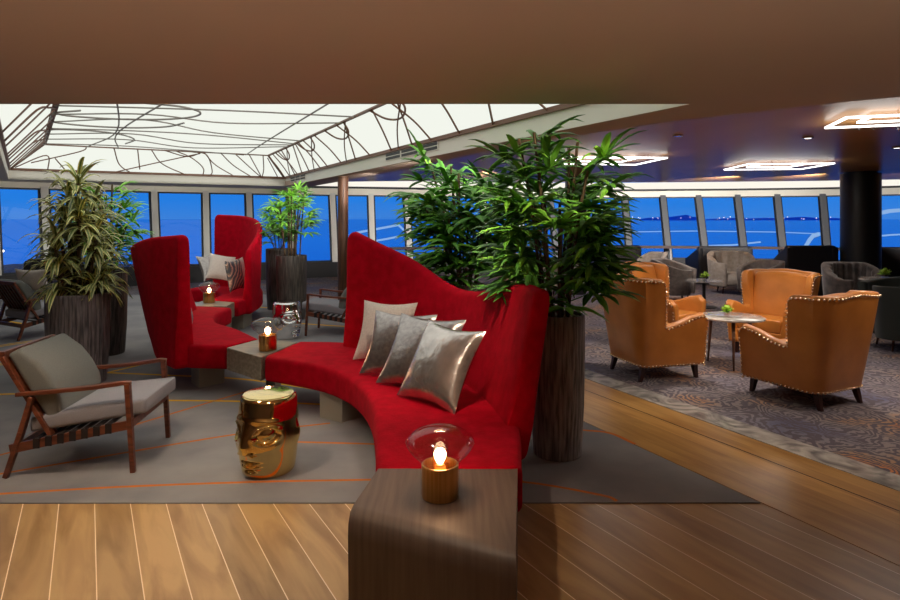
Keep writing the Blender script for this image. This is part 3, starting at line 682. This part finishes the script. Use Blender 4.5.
def linktable(q, label, legq, z0=.24, z1=.45, mt='tablegrey'):
    c = sum((Vector(p) for p in q), Vector((0, 0)))/len(q)
    t = thing('link_table', label, 'table', (c.x, c.y, 0))
    m = MB(); m.prism([(p[0]-c.x, p[1]-c.y) for p in q], z0, z1); m.build('tabletop', M[mt], t, bevel=.008)
    m = MB(); m.prism([(p[0]-c.x, p[1]-c.y) for p in legq], 0, z0); m.build('base', M['basegrey'], t)
linktable([(-2.085, 5.60), (-1.64, 5.21), (-1.49, 5.85), (-1.905, 6.01)], 'grey wooden table bridging the two nearest red sofas, lamp on top', [(-1.78, 5.8), (-1.68, 5.76), (-1.66, 5.9), (-1.76, 5.93)])
linktable([(-3.68, 8.27), (-3.08, 8.26), (-3.11, 8.66), (-3.62, 8.88)], 'grey wooden table bridging the two farther red sofas, lamp on top', [(-3.5, 8.3), (-3.1, 8.28), (-3.2, 8.8), (-3.5, 8.8)])

# ------------------------------------------------------------------ lamps
def make_lamp(label):
    t = thing('table_lamp', label, 'lamp', group='brass and glass table lamps')
    m = MB(); m.lathe([(.078, 0), (.08, .004), (.08, .138), (.078, .14), (.072, .14), (.07, .135), (.07, .03)], 40); m.build('base', M['brass'], t, auto=40)
    prof = [(.070, .125), (.075, .14), (.095, .162), (.13, .195), (.147, .222), (.150, .236), (.143, .25), (.115, .272), (.07, .289), (.03, .296), (.004, .298)]
    m = MB(); m.loft([[(r*math.cos(2*PI*j/40), r*math.sin(2*PI*j/40), z) for j in range(40)] for r, z in prof], False); m.build('glass_shade', M['glass'], t, smooth=True)
    m = MB(); m.lathe([(.004, .140), (.012, .142), (.020, .155), (.026, .172), (.026, .186), (.018, .200), (.004, .207)], 16); bulb_ = m
    m = MB(); m.loft([[(.036*math.cos(2*PI*j/24), .036*math.sin(2*PI*j/24), z) for j in range(24)] for z in (.12, .225)], False); m.build('inner_glass', M['glass'], t, smooth=True)
    m = MB(); m.lathe([(.026, .03), (.026, .125), (.018, .138)], 16); sk_ = m.build('socket', M['brass'], t, auto=40); bulb_.build('bulb', M['bulb'], sk_, smooth=True)
    l = bpy.data.lights.new('lamp_glow', 'POINT'); l.energy = 3.0; l.color = (1, .62, .32); l.shadow_soft_size = .025
    o_ = bpy.data.objects.new('lamp_glow', l); C.objects.link(o_); o_.parent = t; o_.location = (0, 0, .245)
    return t
lamp = make_lamp('lit brass and glass lamp nearest the front, on the dark end table'); lamp.location = (-.043, 2.60, .452)
dup(lamp, (-1.67, 5.50, .452), .5, 'lit brass and glass lamp on the grey table in the middle')
dup(lamp, (-3.46, 8.62, .452), 1.1, 'lit brass and glass lamp farthest back, by the second table')

# ------------------------------------------------------------------ head stools
def head_stool(label, mt, loc, rz, mt2=None):
    t = thing('head_stool', label, 'stool', loc, rz); NU, NV = 144, 110; H = .50; loops = []
    G = lambda x, s: math.exp(-(x/s)**2)
    for i in range(NV+1):
        z = i/NV; lp = []
        for j in range(NU):
            a = 2*PI*j/NU; a = a-2*PI if a > PI else a
            r = .177+.022*math.sin(PI*z)**.8-.01*(1-z)
            if z > .95: r -= .012*((z-.95)/.05)**2
            if z < .04: r -= .008*(1-z/.04)**2
            x = a; f = 0
            if abs(a) < 2.2:
                f += .050*G(x, .17+.12*(1-min(1, max(0, (z-.36)/.35))))*max(0, min(1, (.78-z)/.34))*(1 if z > .36 else max(0, (z-.32)/.04))   # nose
                f += .018*G(x, .8)*G(z-.5, .3)
                ed = math.sqrt(((abs(x)-.66)/.37)**2+((z-.575-.03*(abs(x)-.66))/.10)**2)   # almond eye with a raised rim
                f += .013*G(ed-1.12, .16)-(.016 if ed < 1 else .016*G(ed-1, .1))+.014*G(ed, .55)
                f += .010*G(abs(x)-.60, .42)*G(z-.735-.02*math.cos(abs(x)*2), .03)
                if ed < .8: f += .0015*math.sin(x*60)*math.sin(z*120)
                f += .010*G(abs(x)-.80, .25)*G(z-.40, .08)
                f += .022*G(x, .36)*(G(z-.215, .020)+G(z-.160, .022))
                f -= .015*G(x, .32)*G(z-.188, .008); f -= .010*G(x, .25)*G(z-.12, .015)
                f += .018*G(x, .28)*G(z-.07, .035)
                f += .014*G(abs(x)-.20, .08)*G(z-.34, .03)
            f += .026*G(abs(a)-1.9, .11)*G(z-.50, .12)-.012*G(abs(a)-1.88, .05)*G(z-.5, .07)    # ears
            f *= 1-max(0, (z-.86)/.14) if z > .86 else 1
            rr = r+f; lp.append((rr*math.cos(a), rr*math.sin(a)*.97, z*H))
        loops.append(lp)
    m = MB(); m.loft(loops, True); m.build('body', mt, t, smooth=False, auto=50)
    m = MB(); m.lathe([(.158, H-.002), (.160, H+.004), (.150, H+.006), (.02, H+.004)], 48); m.build('seat', mt, t, auto=40)
    return t
head_stool('gold metallic head-shaped stool on the grey rug beside the red sofa', M['gold'], (-1.19, 3.94, .007), math.radians(-113))
head_stool('silver mirrored head-shaped stool on the rug behind the middle table', M['chrome'], (-2.26, 8.3, .007), math.radians(-30))

# ------------------------------------------------------------------ cushions
def cushion(name, label, mt, BL, BR, TL, T=.088, group=None, parent=None):
    BL, BR, TL = Vector(BL), Vector(BR), Vector(TL); ex = BR-BL; ey = TL-BL; w, h = ex.length, ey.length
    ex.normalize(); ez = ex.cross(ey).normalized(); ey = ez.cross(ex); c = (BL+BR+TL+(BR-BL+TL))/4; n = 20
    m = MB(); vs = []; fs = []
    def P_(i, j, s):
        a, b = -1+2*i/n, -1+2*j/n; hh = T*max(0, (1-a*a)*(1-b*b))**.42
        hh *= 1+.10*math.sin(a*7+b*3)*(abs(a)*abs(b))
        return (a*w/2*(1.03-.115*(1-b*b)**1.2+.0), b*h/2*(1.03-.115*(1-a*a)**1.2), s*hh)
    for s in (1, -1):
        o_ = len(vs); vs += [P_(i, j, s) for j in range(n+1) for i in range(n+1)]
        for j in range(n):
            for i in range(n):
                q = [o_+j*(n+1)+i, o_+j*(n+1)+i+1, o_+(j+1)*(n+1)+i+1, o_+(j+1)*(n+1)+i]; fs.append(q if s > 0 else q[::-1])
    m.add(vs, fs); ob = m.build(name, mt, parent, smooth=True)
    ob.matrix_world = Matrix(((ex.x, ey.x, ez.x, c.x), (ex.y, ey.y, ez.y, c.y), (ex.z, ey.z, ez.z, c.z), (0, 0, 0, 1)))
    if label: tag(ob, label, 'cushion', group)
    return ob
cushion('cushion', 'silver metallic cushion in front, nearest of the four on the red sofa', M['silver'], (-.336, 4.03, .47), (.04, 3.66, .46), (-.165, 4.25, .93))
cushion('cushion', 'pewter cushion second from the front on the red sofa', M['silver2'], (-.54, 4.36, .47), (-.06, 4.06, .47), (-.36, 4.60, .92), .075)
cushion('cushion', 'pewter cushion third from the front, against the white cushion', M['silver2'], (-.70, 4.62, .47), (-.21, 4.40, .47), (-.58, 4.82, .91), .07)
cushion('cushion', 'cream white cushion farthest back on the front red sofa', M['whitecl'], (-.835, 5.08, .47), (-.37, 4.92, .47), (-.725, 5.26, .93), .07)
def cpx(px, py, Y): return ((px-450)/600*Y, Y, EYE-(py-219)/600*Y)
cushion('cushion', 'white cushion leaning on the farthest red sofa back', M['whitecl'], cpx(208, 278, 9.6), cpx(234, 282, 9.75), cpx(208, 253, 9.95), .08)
cushion('cushion', 'blue-grey feather patterned cushion right of the far white cushion', M['feather'], cpx(225, 291, 9.05), cpx(240, 287, 9.45), cpx(230, 263, 9.3), .07)
cushion('cushion', 'dusty pink cushion tucked behind the far feather patterned cushion', M['whitecl'], cpx(232, 285, 9.35), cpx(243, 282, 9.7), cpx(236, 261, 9.6), .05)
cushion('cushion', 'slate blue cushion left of the far white cushion', M['silver2'], cpx(198, 281, 9.9), cpx(214, 279, 10.1), cpx(202, 257, 10.2), .06)
cushion('cushion', 'feather patterned cushion inside the left red sofa, seen edge-on', M['feather'], (-2.78, 6.42, .47), (-2.98, 6.92, .47), (-2.90, 6.30, .90), .07)

# ------------------------------------------------------------------ wooden lounge chairs
def lounge(label, back='fabric2'):
    t = thing('lounge_chair', label, 'lounge chair', (0, 0, 0), 0)
    W2 = .325
    for s in (-1, 1):
        y = s*W2
        m = MB(); m.bar((.40, y, 0), (.365, y, .60), .032, .03, up=(0, 1, 0), w2=.032, h2=.05); m.build('leg', M['walnut'], t, bevel=.004)
        m = MB(); m.bar((-.40, y, 0), (-.30, y, .30), .032, .03, up=(0, 1, 0), h2=.05); m.bar((-.30, y, .30), (-.235, y, .53), .032, .05, up=(0, 1, 0), h2=.04); m.build('leg', M['walnut'], t, bevel=.004)
        m = MB(); m.bar((-.43, y*.93, .79), (-.10, y*.93, .22), .028, .045, up=(0, 1, 0)); m.build('back_post', M['walnut'], t, bevel=.004)
        m = MB(); pts = [(-.335, .546), (-.1, .56), (.15, .58), (.34, .605), (.385, .60)]; hw = [.016, .022, .028, .026, .02]
        ls = []
        for (x, z), w in zip(pts, hw): ls.append([(x, y-w, z-.013), (x, y+w, z-.013), (x, y+w, z+.013), (x, y-w, z+.013)])
        m.loft(ls[::-1]); m.build('armrest', M['walnut'], t, bevel=.005)
        m = MB(); m.bar((-.36, y*.96, .185), (.38, y*.96, .325), .026, .06, up=(0, 1, 0)) if False else m.bar((-.37, y, .19), (.385, y, .325), .06, .028, up=(0, 1, 0)); m.build('side_rail', M['walnut'], t, bevel=.003)
    m = MB(); m.bar((.385, -W2, .33), (.385, W2, .33), .03, .055); m.build('front_rail', M['walnut'], t, bevel=.003)
    m = MB(); m.bar((-.34, -W2, .2), (-.34, W2, .2), .03, .05); m.build('rear_rail', M['walnut'], t, bevel=.003)
    m = MB(); m.bar((-.432, -W2*.95, .80), (-.432, W2*.95, .80), .03, .05); m.build('top_rail', M['walnut'], t, bevel=.003)
    for k in range(7):
        y = -W2*.78+k*W2*.26; m = MB(); m.bar((-.42, y, .78), (-.12, y, .26), .02, .012, up=(0, 1, 0)); m.build('back_slat', M['walnut'], t)
    for k in range(7):
        x = -.2+k*.075; z = .19+.135*(x+.37)/.755
        m = MB(); m.box(x-.02, x+.02, -W2-.017, W2+.017, z+.028, z+.036)
        for s in (-1, 1): m.box(x-.02, x+.02, s*(W2+.019)-.003, s*(W2+.019)+.003, z-.028, z+.036)
        m.build('webbing_strap', M['strap'], t)
    # seat cushion
    m = MB(); sec = []
    for k in range(5):
        x = -.24+k*.17; z = .285+k*.024; h = .12-.01*abs(k-2); sec.append([(x, -W2+.02, z), (x, -W2+.02, z+h), (x, W2-.02, z+h), (x, W2-.02, z)])
    slab(m, [s_[::-1] for s_ in sec], .03, .03); m.build('seat_cushion', M['fabric'], t, smooth=True)
    m = MB(); sec = []; d = Vector((-.50, 0, .866)); nn = Vector((.866, 0, .50)); o_ = Vector((-.155, 0, .36))
    for k in range(5):
        p = o_+d*(.12*k); th = (.10, .15, .155, .14, .09)[k]
        sec.append([p+Vector((0, -W2+.025, 0)), p+nn*th+Vector((0, -W2+.025, 0)), p+nn*th+Vector((0, W2-.025, 0)), p+Vector((0, W2-.025, 0))])
    slab(m, [s_[::-1] for s_ in sec], .035, .03); m.build('back_cushion', M[back], t, smooth=True)
    return t
ch = lounge('walnut lounge chair with grey cushions in the left foreground beside the gold stool'); ch.location = (-2.47, 4.16, .0075); ch.scale = (.965,)*3; ch.rotation_euler = (0, 0, math.radians(6))
c2 = dup(ch, (-5.90, 8.55, .0075), math.radians(62), 'walnut lounge chair at the far left, slatted back turned to us')
c3 = dup(ch, (-1.62, 8.72, .0075), math.radians(176), 'walnut lounge chair half hidden behind the tall red sofa back, facing left')
cushion('cushion', 'white cushion on the slatted chair at far left', M['whitecl'], cpx(16, 291, 8.45), cpx(46, 292, 8.3), cpx(19, 270, 8.35), .06)

# ------------------------------------------------------------------ potted plants
def pot(t, r, h, mt='pot', belly=.0):
    m = MB(); k = 72; prof = [(.86, 0), (.88, .01), (.97, .35), (1.0, .7), (1.0, .97), (.985, 1.0), (.92, 1.0), (.90, .95)]
    loops = []
    for a, z in prof:
        loops.append([((r*a*(1+.012*math.sin(j*PI) if False else r*a)*1.0)*math.cos(2*PI*j/k)*(1-(.012 if j % 2 else 0)) if False else r*a*(1-(.015 if j % 2 else 0))*math.cos(2*PI*j/k), r*a*(1-(.015 if j % 2 else 0))*math.sin(2*PI*j/k), h*z) for j in range(k)])
    m.loft(loops, True); pt_ = m.build('pot', M[mt], t)
    m = MB(); m.lathe([(r*.9, h*.955), (r*.5, h*.965), (.01, h*.968)], 32)
    for i in range(130):
        a = random.uniform(0, 2*PI); q = r*.86*math.sqrt(random.random()); m.sphere((q*math.cos(a), q*math.sin(a), h*.968+random.uniform(0, .008)), random.uniform(.010, .020), 5, sc=(1.2, 1, .6))
    o_ = m.build('pebbles', M['pebble'], pt_, smooth=True); o_['kind'] = 'stuff'
def palm(label, loc, r, h, top, spread, ncane=12, seed=1, mt='palmleaf', potm='pot', lw=.04, fr=.27, dens=8, cat='plant', skirt=0.25):
    random.seed(seed); t = thing('potted_palm', label, cat, (*loc, .007), random.uniform(0, 6)); pot(t, r, h, potm)
    f = MB(); st = MB()
    for c in range(ncane):
        a = 2*PI*c/ncane+random.uniform(-.3, .3); q = r*.6*math.sqrt(random.random())
        H = (top-h)*random.uniform(.5, 1)-fr*.5 if c else (top-h)-fr*.5
        p0 = Vector((q*math.cos(a), q*math.sin(a), h*.96)); lx = spread*.42*random.random()
        p1 = p0+Vector((math.cos(a)*lx*.4, math.sin(a)*lx*.4, H*.55)); p2 = p0+Vector((math.cos(a)*lx, math.sin(a)*lx, H))
        cv = catmull([p0, p1, p2], 6); m = MB(); m.tube(cv, .011, 6); m.build('cane', M['cane'], t, smooth=True)
        for k in range(dens):
            s = skirt+(1-skirt)*(k+random.random()*.8)/dens; s = min(1, s); idx = min(len(cv)-1, int(s*(len(cv)-1))); p = cv[idx]
            b = a+random.uniform(-1.9, 1.9) if k < dens-1 else random.uniform(0, 6.28); el = .25+.9*(s**3)*random.random()+random.uniform(-.1, .3)
            d = Vector((math.cos(b)*math.cos(el), math.sin(b)*math.cos(el), math.sin(el))); pl = spread*random.uniform(.3, .55)*(1-.35*s)
            e_ = p+d*pl+Vector((0, 0, -.03)); f.tube([p, (p+e_)/2+Vector((0, 0, .02)), e_], .004, 4, mi=0)
            nl = random.randint(6, 9); sh = random.random()
            for q_ in range(nl):
                w_ = (q_/(nl-1)-.5)*3.4; sd = Vector((-math.sin(b), math.cos(b), 0)); upv = d.cross(sd)*-1
                dd = d*math.cos(w_)+sd*math.sin(w_)+Vector((0, 0, random.uniform(-.15, .1)))
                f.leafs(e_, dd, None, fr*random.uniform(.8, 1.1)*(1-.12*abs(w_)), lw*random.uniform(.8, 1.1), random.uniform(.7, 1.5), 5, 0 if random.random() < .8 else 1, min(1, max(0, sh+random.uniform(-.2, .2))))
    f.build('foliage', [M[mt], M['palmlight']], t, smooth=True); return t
palm('tall dark green lady palm in grey fluted pot right of the red sofa back', (.755, 4.22), .19, .98, 2.44, .66, 13, 5, dens=10, lw=.052, fr=.33, skirt=.12)
palm('dark green lady palm standing behind the dip of the red sofa back', (.14, 5.95), .22, 1.0, 2.42, .84, 14, 9, dens=10, lw=.062, fr=.35, skirt=.15)
palm('bright green lady palm in the front pot by the window, behind the red sofas', (-2.60, 9.85), .245, 1.05, 2.26, .55, 9, 12, 'palmlight', 'potd', lw=.05, dens=6, fr=.26, skirt=.4)
palm('bright green lady palm in the rear pot by the window, half behind its neighbour', (-3.12, 11.0), .25, 1.10, 1.95, .5, 6, 14, 'palmleaf', 'potd', lw=.05, dens=5, skirt=.4)
def dracaena(label, loc, r, h, top, spread, seed, potm, dens=13):
    random.seed(seed); t = thing('potted_dracaena', label, 'plant', (*loc, .007), 0); pot(t, r, h, potm); f = MB()
    heads = [(0, 0, top)]+[((.20 if q < .7 else .14)*math.cos(q*31), (.20 if q < .7 else .14)*math.sin(q*31), h+(top-h)*q) for q in (.2, .24, .28, .34, .42, .48, .54, .6, .66, .72, .78, .84, .9)]
    for hx, hy, hz in heads:
        cv = catmull([(hx*.4, hy*.4, h*.95), (hx, hy, (h+hz)/2), (hx, hy, hz-.22)], 6); m = MB(); m.tube(cv, .016, 6); m.build('cane', M['cane'], t, smooth=True)
        for k in range(dens*3):
            s = random.random(); b = k*2.4+random.uniform(-.2, .2); el = -.1+1.35*s**1.2; z = hz-.22-.20*(1-s); z = max(z, h+.06)
            d = (math.cos(b)*math.cos(el), math.sin(b)*math.cos(el), math.sin(el))
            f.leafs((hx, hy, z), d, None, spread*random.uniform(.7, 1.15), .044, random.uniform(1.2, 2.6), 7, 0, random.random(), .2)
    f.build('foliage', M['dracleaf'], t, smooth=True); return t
dracaena('striped yellow-green dracaena in the front fluted pot at left', (-3.75, 6.05), .285, .90, 2.27, .36, 3, 'pot', 15)
palm('plain green leafy plant in the dark pot behind the striped dracaena', (-4.22, 7.35), .24, 1.02, 2.25, .5, 10, 21, 'palmlight', 'potd', lw=.035, dens=9)

# ------------------------------------------------------------------ tan leather armchairs
def armchair(label):
    t = thing('leather_armchair', label, 'armchair', (0, 0, 0), 0)
    # U path from front right arm round the back to front left arm (local front = +X)
    hw, fx, bx, rr = .325, .37, -.31, .12; Z0 = .135
    path = []   # (x, y, topz, outward flare dir)
    for x, h in ((fx, .615), (fx-.03, .655), (.22, .63), (.08, .575), (-.05, .545), (-.085, .56), (-.095, .80), (-.11, .965), (-.145, .995)): path.append((x, -hw, h, (0, -1)))
    for k in range(1, 8):
        a = -PI/2-PI/2*k/8; path.append((bx+rr+rr*math.cos(a), -hw+rr+rr*math.sin(a), 1.0+.012*math.sin(k/8*PI/2), (math.cos(a), math.sin(a))))
    for k in range(0, 7): y = -hw+rr+(2*hw-2*rr)*k/6; path.append((bx, y, 1.012+.02*math.sin(PI*k/6), (-1, 0)))
    path += [(x, -y, h, (nx, -ny)) for x, y, h, (nx, ny) in path[:16]][::-1]
    ocu = []; loops = []
    for x, y, h, (nx, ny) in path:
        n_ = Vector((nx, ny, 0)); sec_o = []; sec_i = []; back = x < -.06; th = .075
        for k in range(7):
            z = Z0+(h-Z0)*k/6; q = (z-Z0)/.87; fl_ = .115*q**1.1*(1.15 if nx < -.5 else .75)+.008*math.sin(q*PI)
            p = Vector((x, y, z))+n_*fl_; sec_o.append(p); sec_i.append(p-n_*(th+(.03*(1-q)))+Vector((.0, 0, 0)))
        c = [sec_o[0], sec_o[6], sec_i[6], sec_i[0]]; rs = rsec(c, .032, 3); ocu.append((sec_o, n_))
        loops.append(rs[0:4]+sec_o[1:6]+rs[4:8]+rs[8:12]+sec_i[5:0:-1]+rs[12:16])
    m = MB()
    def end(lp, d, er=.03):
        c = sum(lp, Vector())/len(lp); ls = []
        for k in range(1, 5):
            a = PI/2*k/4; ls.append([c+(p-c)*max(.05, 1-er*(1-math.cos(a))/max(.03, (p-c).length))+d*er*math.sin(a) for p in lp])
        return ls
    m.loft(end(loops[0], Vector((1, 0, 0)))[::-1]+loops+end(loops[-1], Vector((1, 0, 0)))); shell = m.build('shell', M['leather'], t, auto=50)
    # inner back padding
    m = MB(); sec = []
    for k in range(7):
        y = -.27+.09*k; b = .02*math.sin(PI*k/6); sec.append([(-.26, y, .40), (-.33, y, .995), (-.235, y, 1.0+b*.5), (-.10-b, y, .72), (-.09, y, .44)][0:1]+[(-.34, y, .985+b), (-.245+b*.3, y, .985+b), (-.12+b, y, .42)])
    slab(m, sec, .04, .03); m.build('back_cushion', M['leather'], t, smooth=True)
    m = MB(); slab(m, [[(x, -.255, .30), (x, .255, .30), (x, .255, .455+dz), (x, -.255, .455+dz)] for x, dz in ((-.16, -.01), (0, .0), (.15, .01), (.33, .01))], .04, .04); m.build('seat_cushion', M['leather'], t, smooth=True)
    m = MB(); m.box(-.2, .375, -.26, .26, Z0, .31); m.build('front_panel', M['leather'], t, bevel=.02)
    # nail heads
    m = MB()
    def nails(pts, n_, step=.038):
        L = 0
        for a, b in zip(pts, pts[1:]):
            d = (b-a).length; 
            while L <= d and d > 0: p = a+(b-a)*(L/d); m.sphere(p, .0115, 6, sc=(1, 1, 1)); L += step
            L -= d
    low_ = [so_[0]+nn_*.006+Vector((0, 0, .022)) for so_, nn_ in ocu]; nails(low_, None)
    tops_ = [so_[6]+nn_*.002+Vector((0, 0, -.03)) for so_, nn_ in ocu]
    nails(tops_, None)
    for s in (0, -1):
        so_, nn_ = ocu[s]; nails([p+Vector((.012, 0, 0))+nn_*.0 for p in so_[:6]], None)
    m.build('nailhead_trim', M['nail'], shell, smooth=True)
    for x, y in ((.32, -.25), (.32, .25), (-.25, -.25), (-.25, .25)):
        m = MB(); kx = .02 if x > 0 else -.04; m.loft([[(x+kx+a*.016, y*1.03+b*.016, 0) for a, b in ((-1, -1), (1, -1), (1, 1), (-1, 1))], [(x+a*.026, y+b*.026, Z0+.01) for a, b in ((-1, -1), (1, -1), (1, 1), (-1, 1))]])
        m.build('leg', M['wood_dk'], t, bevel=.002)
    return t
ac = armchair('tan leather armchair with nail trim at left, back to us beside the palm pot')
ac.location = (2.14, 6.40, .005); ac.scale = (1.05,)*3; ac.rotation_euler = (0, 0, math.atan2(.17, .61))
f_ = dup(ac, (3.29, 5.53, .005), math.atan2(.64, -.30), 'tan leather armchair nearest at right, its studded back to us'); f_.scale = (1.06, 1.06, .99)
e_ = dup(ac, (3.98, 7.42, .005), math.atan2(-.62, -.78), 'tan leather armchair facing us at right behind the round table'); e_.scale = (1.0, 1.05, .98)
dup(ac, (2.66, 7.62, .005), math.atan2(-.72, .62), 'tan leather armchair mostly hidden behind the left armchair')
# round marble side table
t = thing('round_table', 'round pale marble table on slim legs between the tan armchairs', 'table', (3.16, 6.74, .005))
m = MB(); m.lathe([(.325, .53), (.345, .535), (.345, .55), (.335, .555), (.01, .555)], 48); m.build('tabletop', M['marble'], t, auto=40)
for k in range(3):
    a = math.radians(250+120*k); m = MB(); m.tube([(.27*math.cos(a), .27*math.sin(a), 0), (.23*math.cos(a), .23*math.sin(a), .535)], .009, 10, r2=.022); m.build('leg', M['leg_metal'], t, smooth=True)
m = MB()
for k in range(3): a = math.radians(250+120*k); m.bar((0, 0, .52), (.24*math.cos(a), .24*math.sin(a), .52), .03, .02)
m.build('bracket', M['leg_metal'], t)
def posy(label, loc, s=1):
    t = thing('flower_posy', label, 'flowers', loc); m = MB(); m.lathe([(.028*s, 0), (.034*s, .05*s), (.03*s, .05*s), (.026*s, .01)], 16); m.build('vase', M['glass'], t, smooth=True)
    m = MB()
    for i in range(26): a = random.uniform(0, 6.28); b = random.uniform(.1, 1.5); m.leafs((0, 0, .05*s), (math.cos(a)*math.cos(b), math.sin(a)*math.cos(b), math.sin(b)), None, .085*s, .035*s, .5, 3)
    for i in range(16): a = random.uniform(0, 6.28); b = random.random(); m.sphere((.045*s*b*math.cos(a), .045*s*b*math.sin(a), (.07+.04*(1-b))*s), .02*s, 6)
    m.build('blooms', M['flower'], t, smooth=True)
posy('small lime green posy on the round marble table', (3.10, 6.72, .561))

# ------------------------------------------------------------------ far lounge furniture
def tub(label, mt, loc, rz, w=.72, d=.66, hb=.82, ha=.62, chan=0, base='legs', z0=.16):
    t = thing('tub_chair', label, 'armchair', (*loc, .005), rz); n = 48 if chan else 20; loops = []
    for i in range(n+1):
        a = -PI*.86+2*PI*.86*i/n; k = (math.cos(a)+1)/2      # a=0 at the back (-X)
        h = ha+(hb-ha)*min(1, max(0, k*1.5-.25)); nx, ny = -math.cos(a), math.sin(a)
        rip = .05*abs(math.sin(chan*PI*i/n)) if chan else 0
        def pt(o_, z): q = 1+.10*(z-z0)/.6; return Vector((nx*(d/2+o_)*q, ny*(w/2+o_)*q, z))
        loops.append(rsec([pt(0, z0), pt(0, h), pt(-.09-rip, h-.01), pt(-.10-rip, z0)], .03, 3))
    m = MB(); m.loft(loops, True); m.build('shell', M[mt], t, smooth=True)
    m = MB(); m.lathe([(.30*w/.72, z0+.04), (.31*w/.72, .24), (.31*w/.72, .42), (.26*w/.72, .45), (.02, .455)], 28); m.build('seat_cushion', M[mt], t, smooth=True)
    for x, y in ((.2, -.2), (.2, .2), (-.2, -.2), (-.2, .2)):
        m = MB(); m.tube([(x*1.15, y*1.15, 0), (x, y, z0+.03)], .012, 6, r2=.02); m.build('leg', M['wood_dk'], t)
    return t
def gx(px, Y): return ((px-450)/600*Y, Y)
tub('pale beige tub chair at the window, seen behind the grey one', 'lightchair', gx(650, 13.6), math.radians(200), hb=.90)
tub('grey upholstered tub chair with high back, left of the far small table', 'greychair', gx(674, 12.0), math.radians(-35), w=.86, d=.8, hb=.84, ha=.66)
tub('light grey chair with vertical channel back behind the small far table', 'lightchair', gx(731, 13.4), math.radians(-100), w=.9, d=.8, hb=.92, ha=.68, chan=9)
tub('grey low tub chair behind the right-hand tan armchair', 'greychair', gx(760, 12.3), math.radians(190), w=.86, d=.8, hb=.80, ha=.62)
tub('dark charcoal tufted chair left of the green chair under the black column', 'charchair', gx(853, 9.6), math.radians(-95), w=.8, d=.7, hb=.94, ha=.70, chan=16)
tub('dark green velvet chair at the right edge of the room', 'greenchair', gx(905, 7.6), math.radians(165), w=1.0, d=.9, hb=.90, ha=.82)
tub('beige pink tub chair seen through the palm leaves', 'pinkchair', gx(516, 11.5), math.radians(-60), w=.7, hb=.98, ha=.7)
tub('light grey tub chair behind the palm stems', 'lightchair', gx(560, 12.4), math.radians(-120), w=.7, hb=.8, ha=.62)
def booth(label, x0, x1, Y, h, mt='blackchair', d=.9):
    X0, X1 = (x0-450)/600*Y, (x1-450)/600*Y; w = X1-X0; t = thing('high_back_sofa', label, 'sofa', ((X0+X1)/2, Y, .005))
    m = MB(); slab(m, [[(x, 0, .08), (x, .16, .08), (x, .22, h), (x, .1, h)] for x in (-w/2, -w/4, 0, w/4, w/2)], .05, .04); m.build('backrest', M[mt], t, smooth=True)
    m = MB(); slab(m, [[(x, .1, .1), (x, d, .1), (x, d, .44), (x, .1, .44)] for x in (-w/2+.1, 0, w/2-.1)], .05, .04); m.build('seat', M[mt], t, smooth=True)
    for s in (-1, 1):
        m = MB(); slab(m, [[(s*w/2-.06, y, .08), (s*w/2+.06, y, .08), (s*w/2+.06, y, hh), (s*w/2-.06, y, hh)] for y, hh in ((.1, h-.03), (.4, h*.85), (d, .62))], .04, .03); m.build('armrest', M[mt], t, smooth=True)
booth('black high-backed sofa left of the black column', 792, 838, 12.2, 1.10)
booth('dark high-backed sofa at the far right window', 884, 950, 12.4, 1.06)
booth('dark sofa under the window right of the palms', 600, 640, 14.6, 1.0)
booth('black seat behind the channel-backed grey chair', 702, 752, 14.9, .96)
booth('dark sofa at the far left window beyond the slatted chair', 24, 46, 9.9, .98)
def smalltable(label, loc, h=.6, r=.33):
    t = thing('pedestal_table', label, 'table', (*loc, .005)); m = MB(); m.lathe([(r, h-.02), (r, h), (.01, h)], 32); m.build('tabletop', M['marble'], t, auto=40)
    m = MB(); m.tube([(0, 0, .02), (0, 0, h-.02)], .03, 10); m.build('stem', M['black'], t); m = MB(); m.lathe([(.22, 0), (.22, .015), (.03, .03)], 24); m.build('base', M['black'], t)
p = gx(704, 11.2); smalltable('small round table with posy in front of the channel-backed chair', p, .50); posy('lime posy on the far small table', (p[0]-.35*0, p[1]-.05, .507), 1.3)
p = gx(885, 8.7); smalltable('small round table by the black column at right edge', p, .78); posy('tiny green posy on the table by the black column', (p[0], p[1], .787), 1.2)
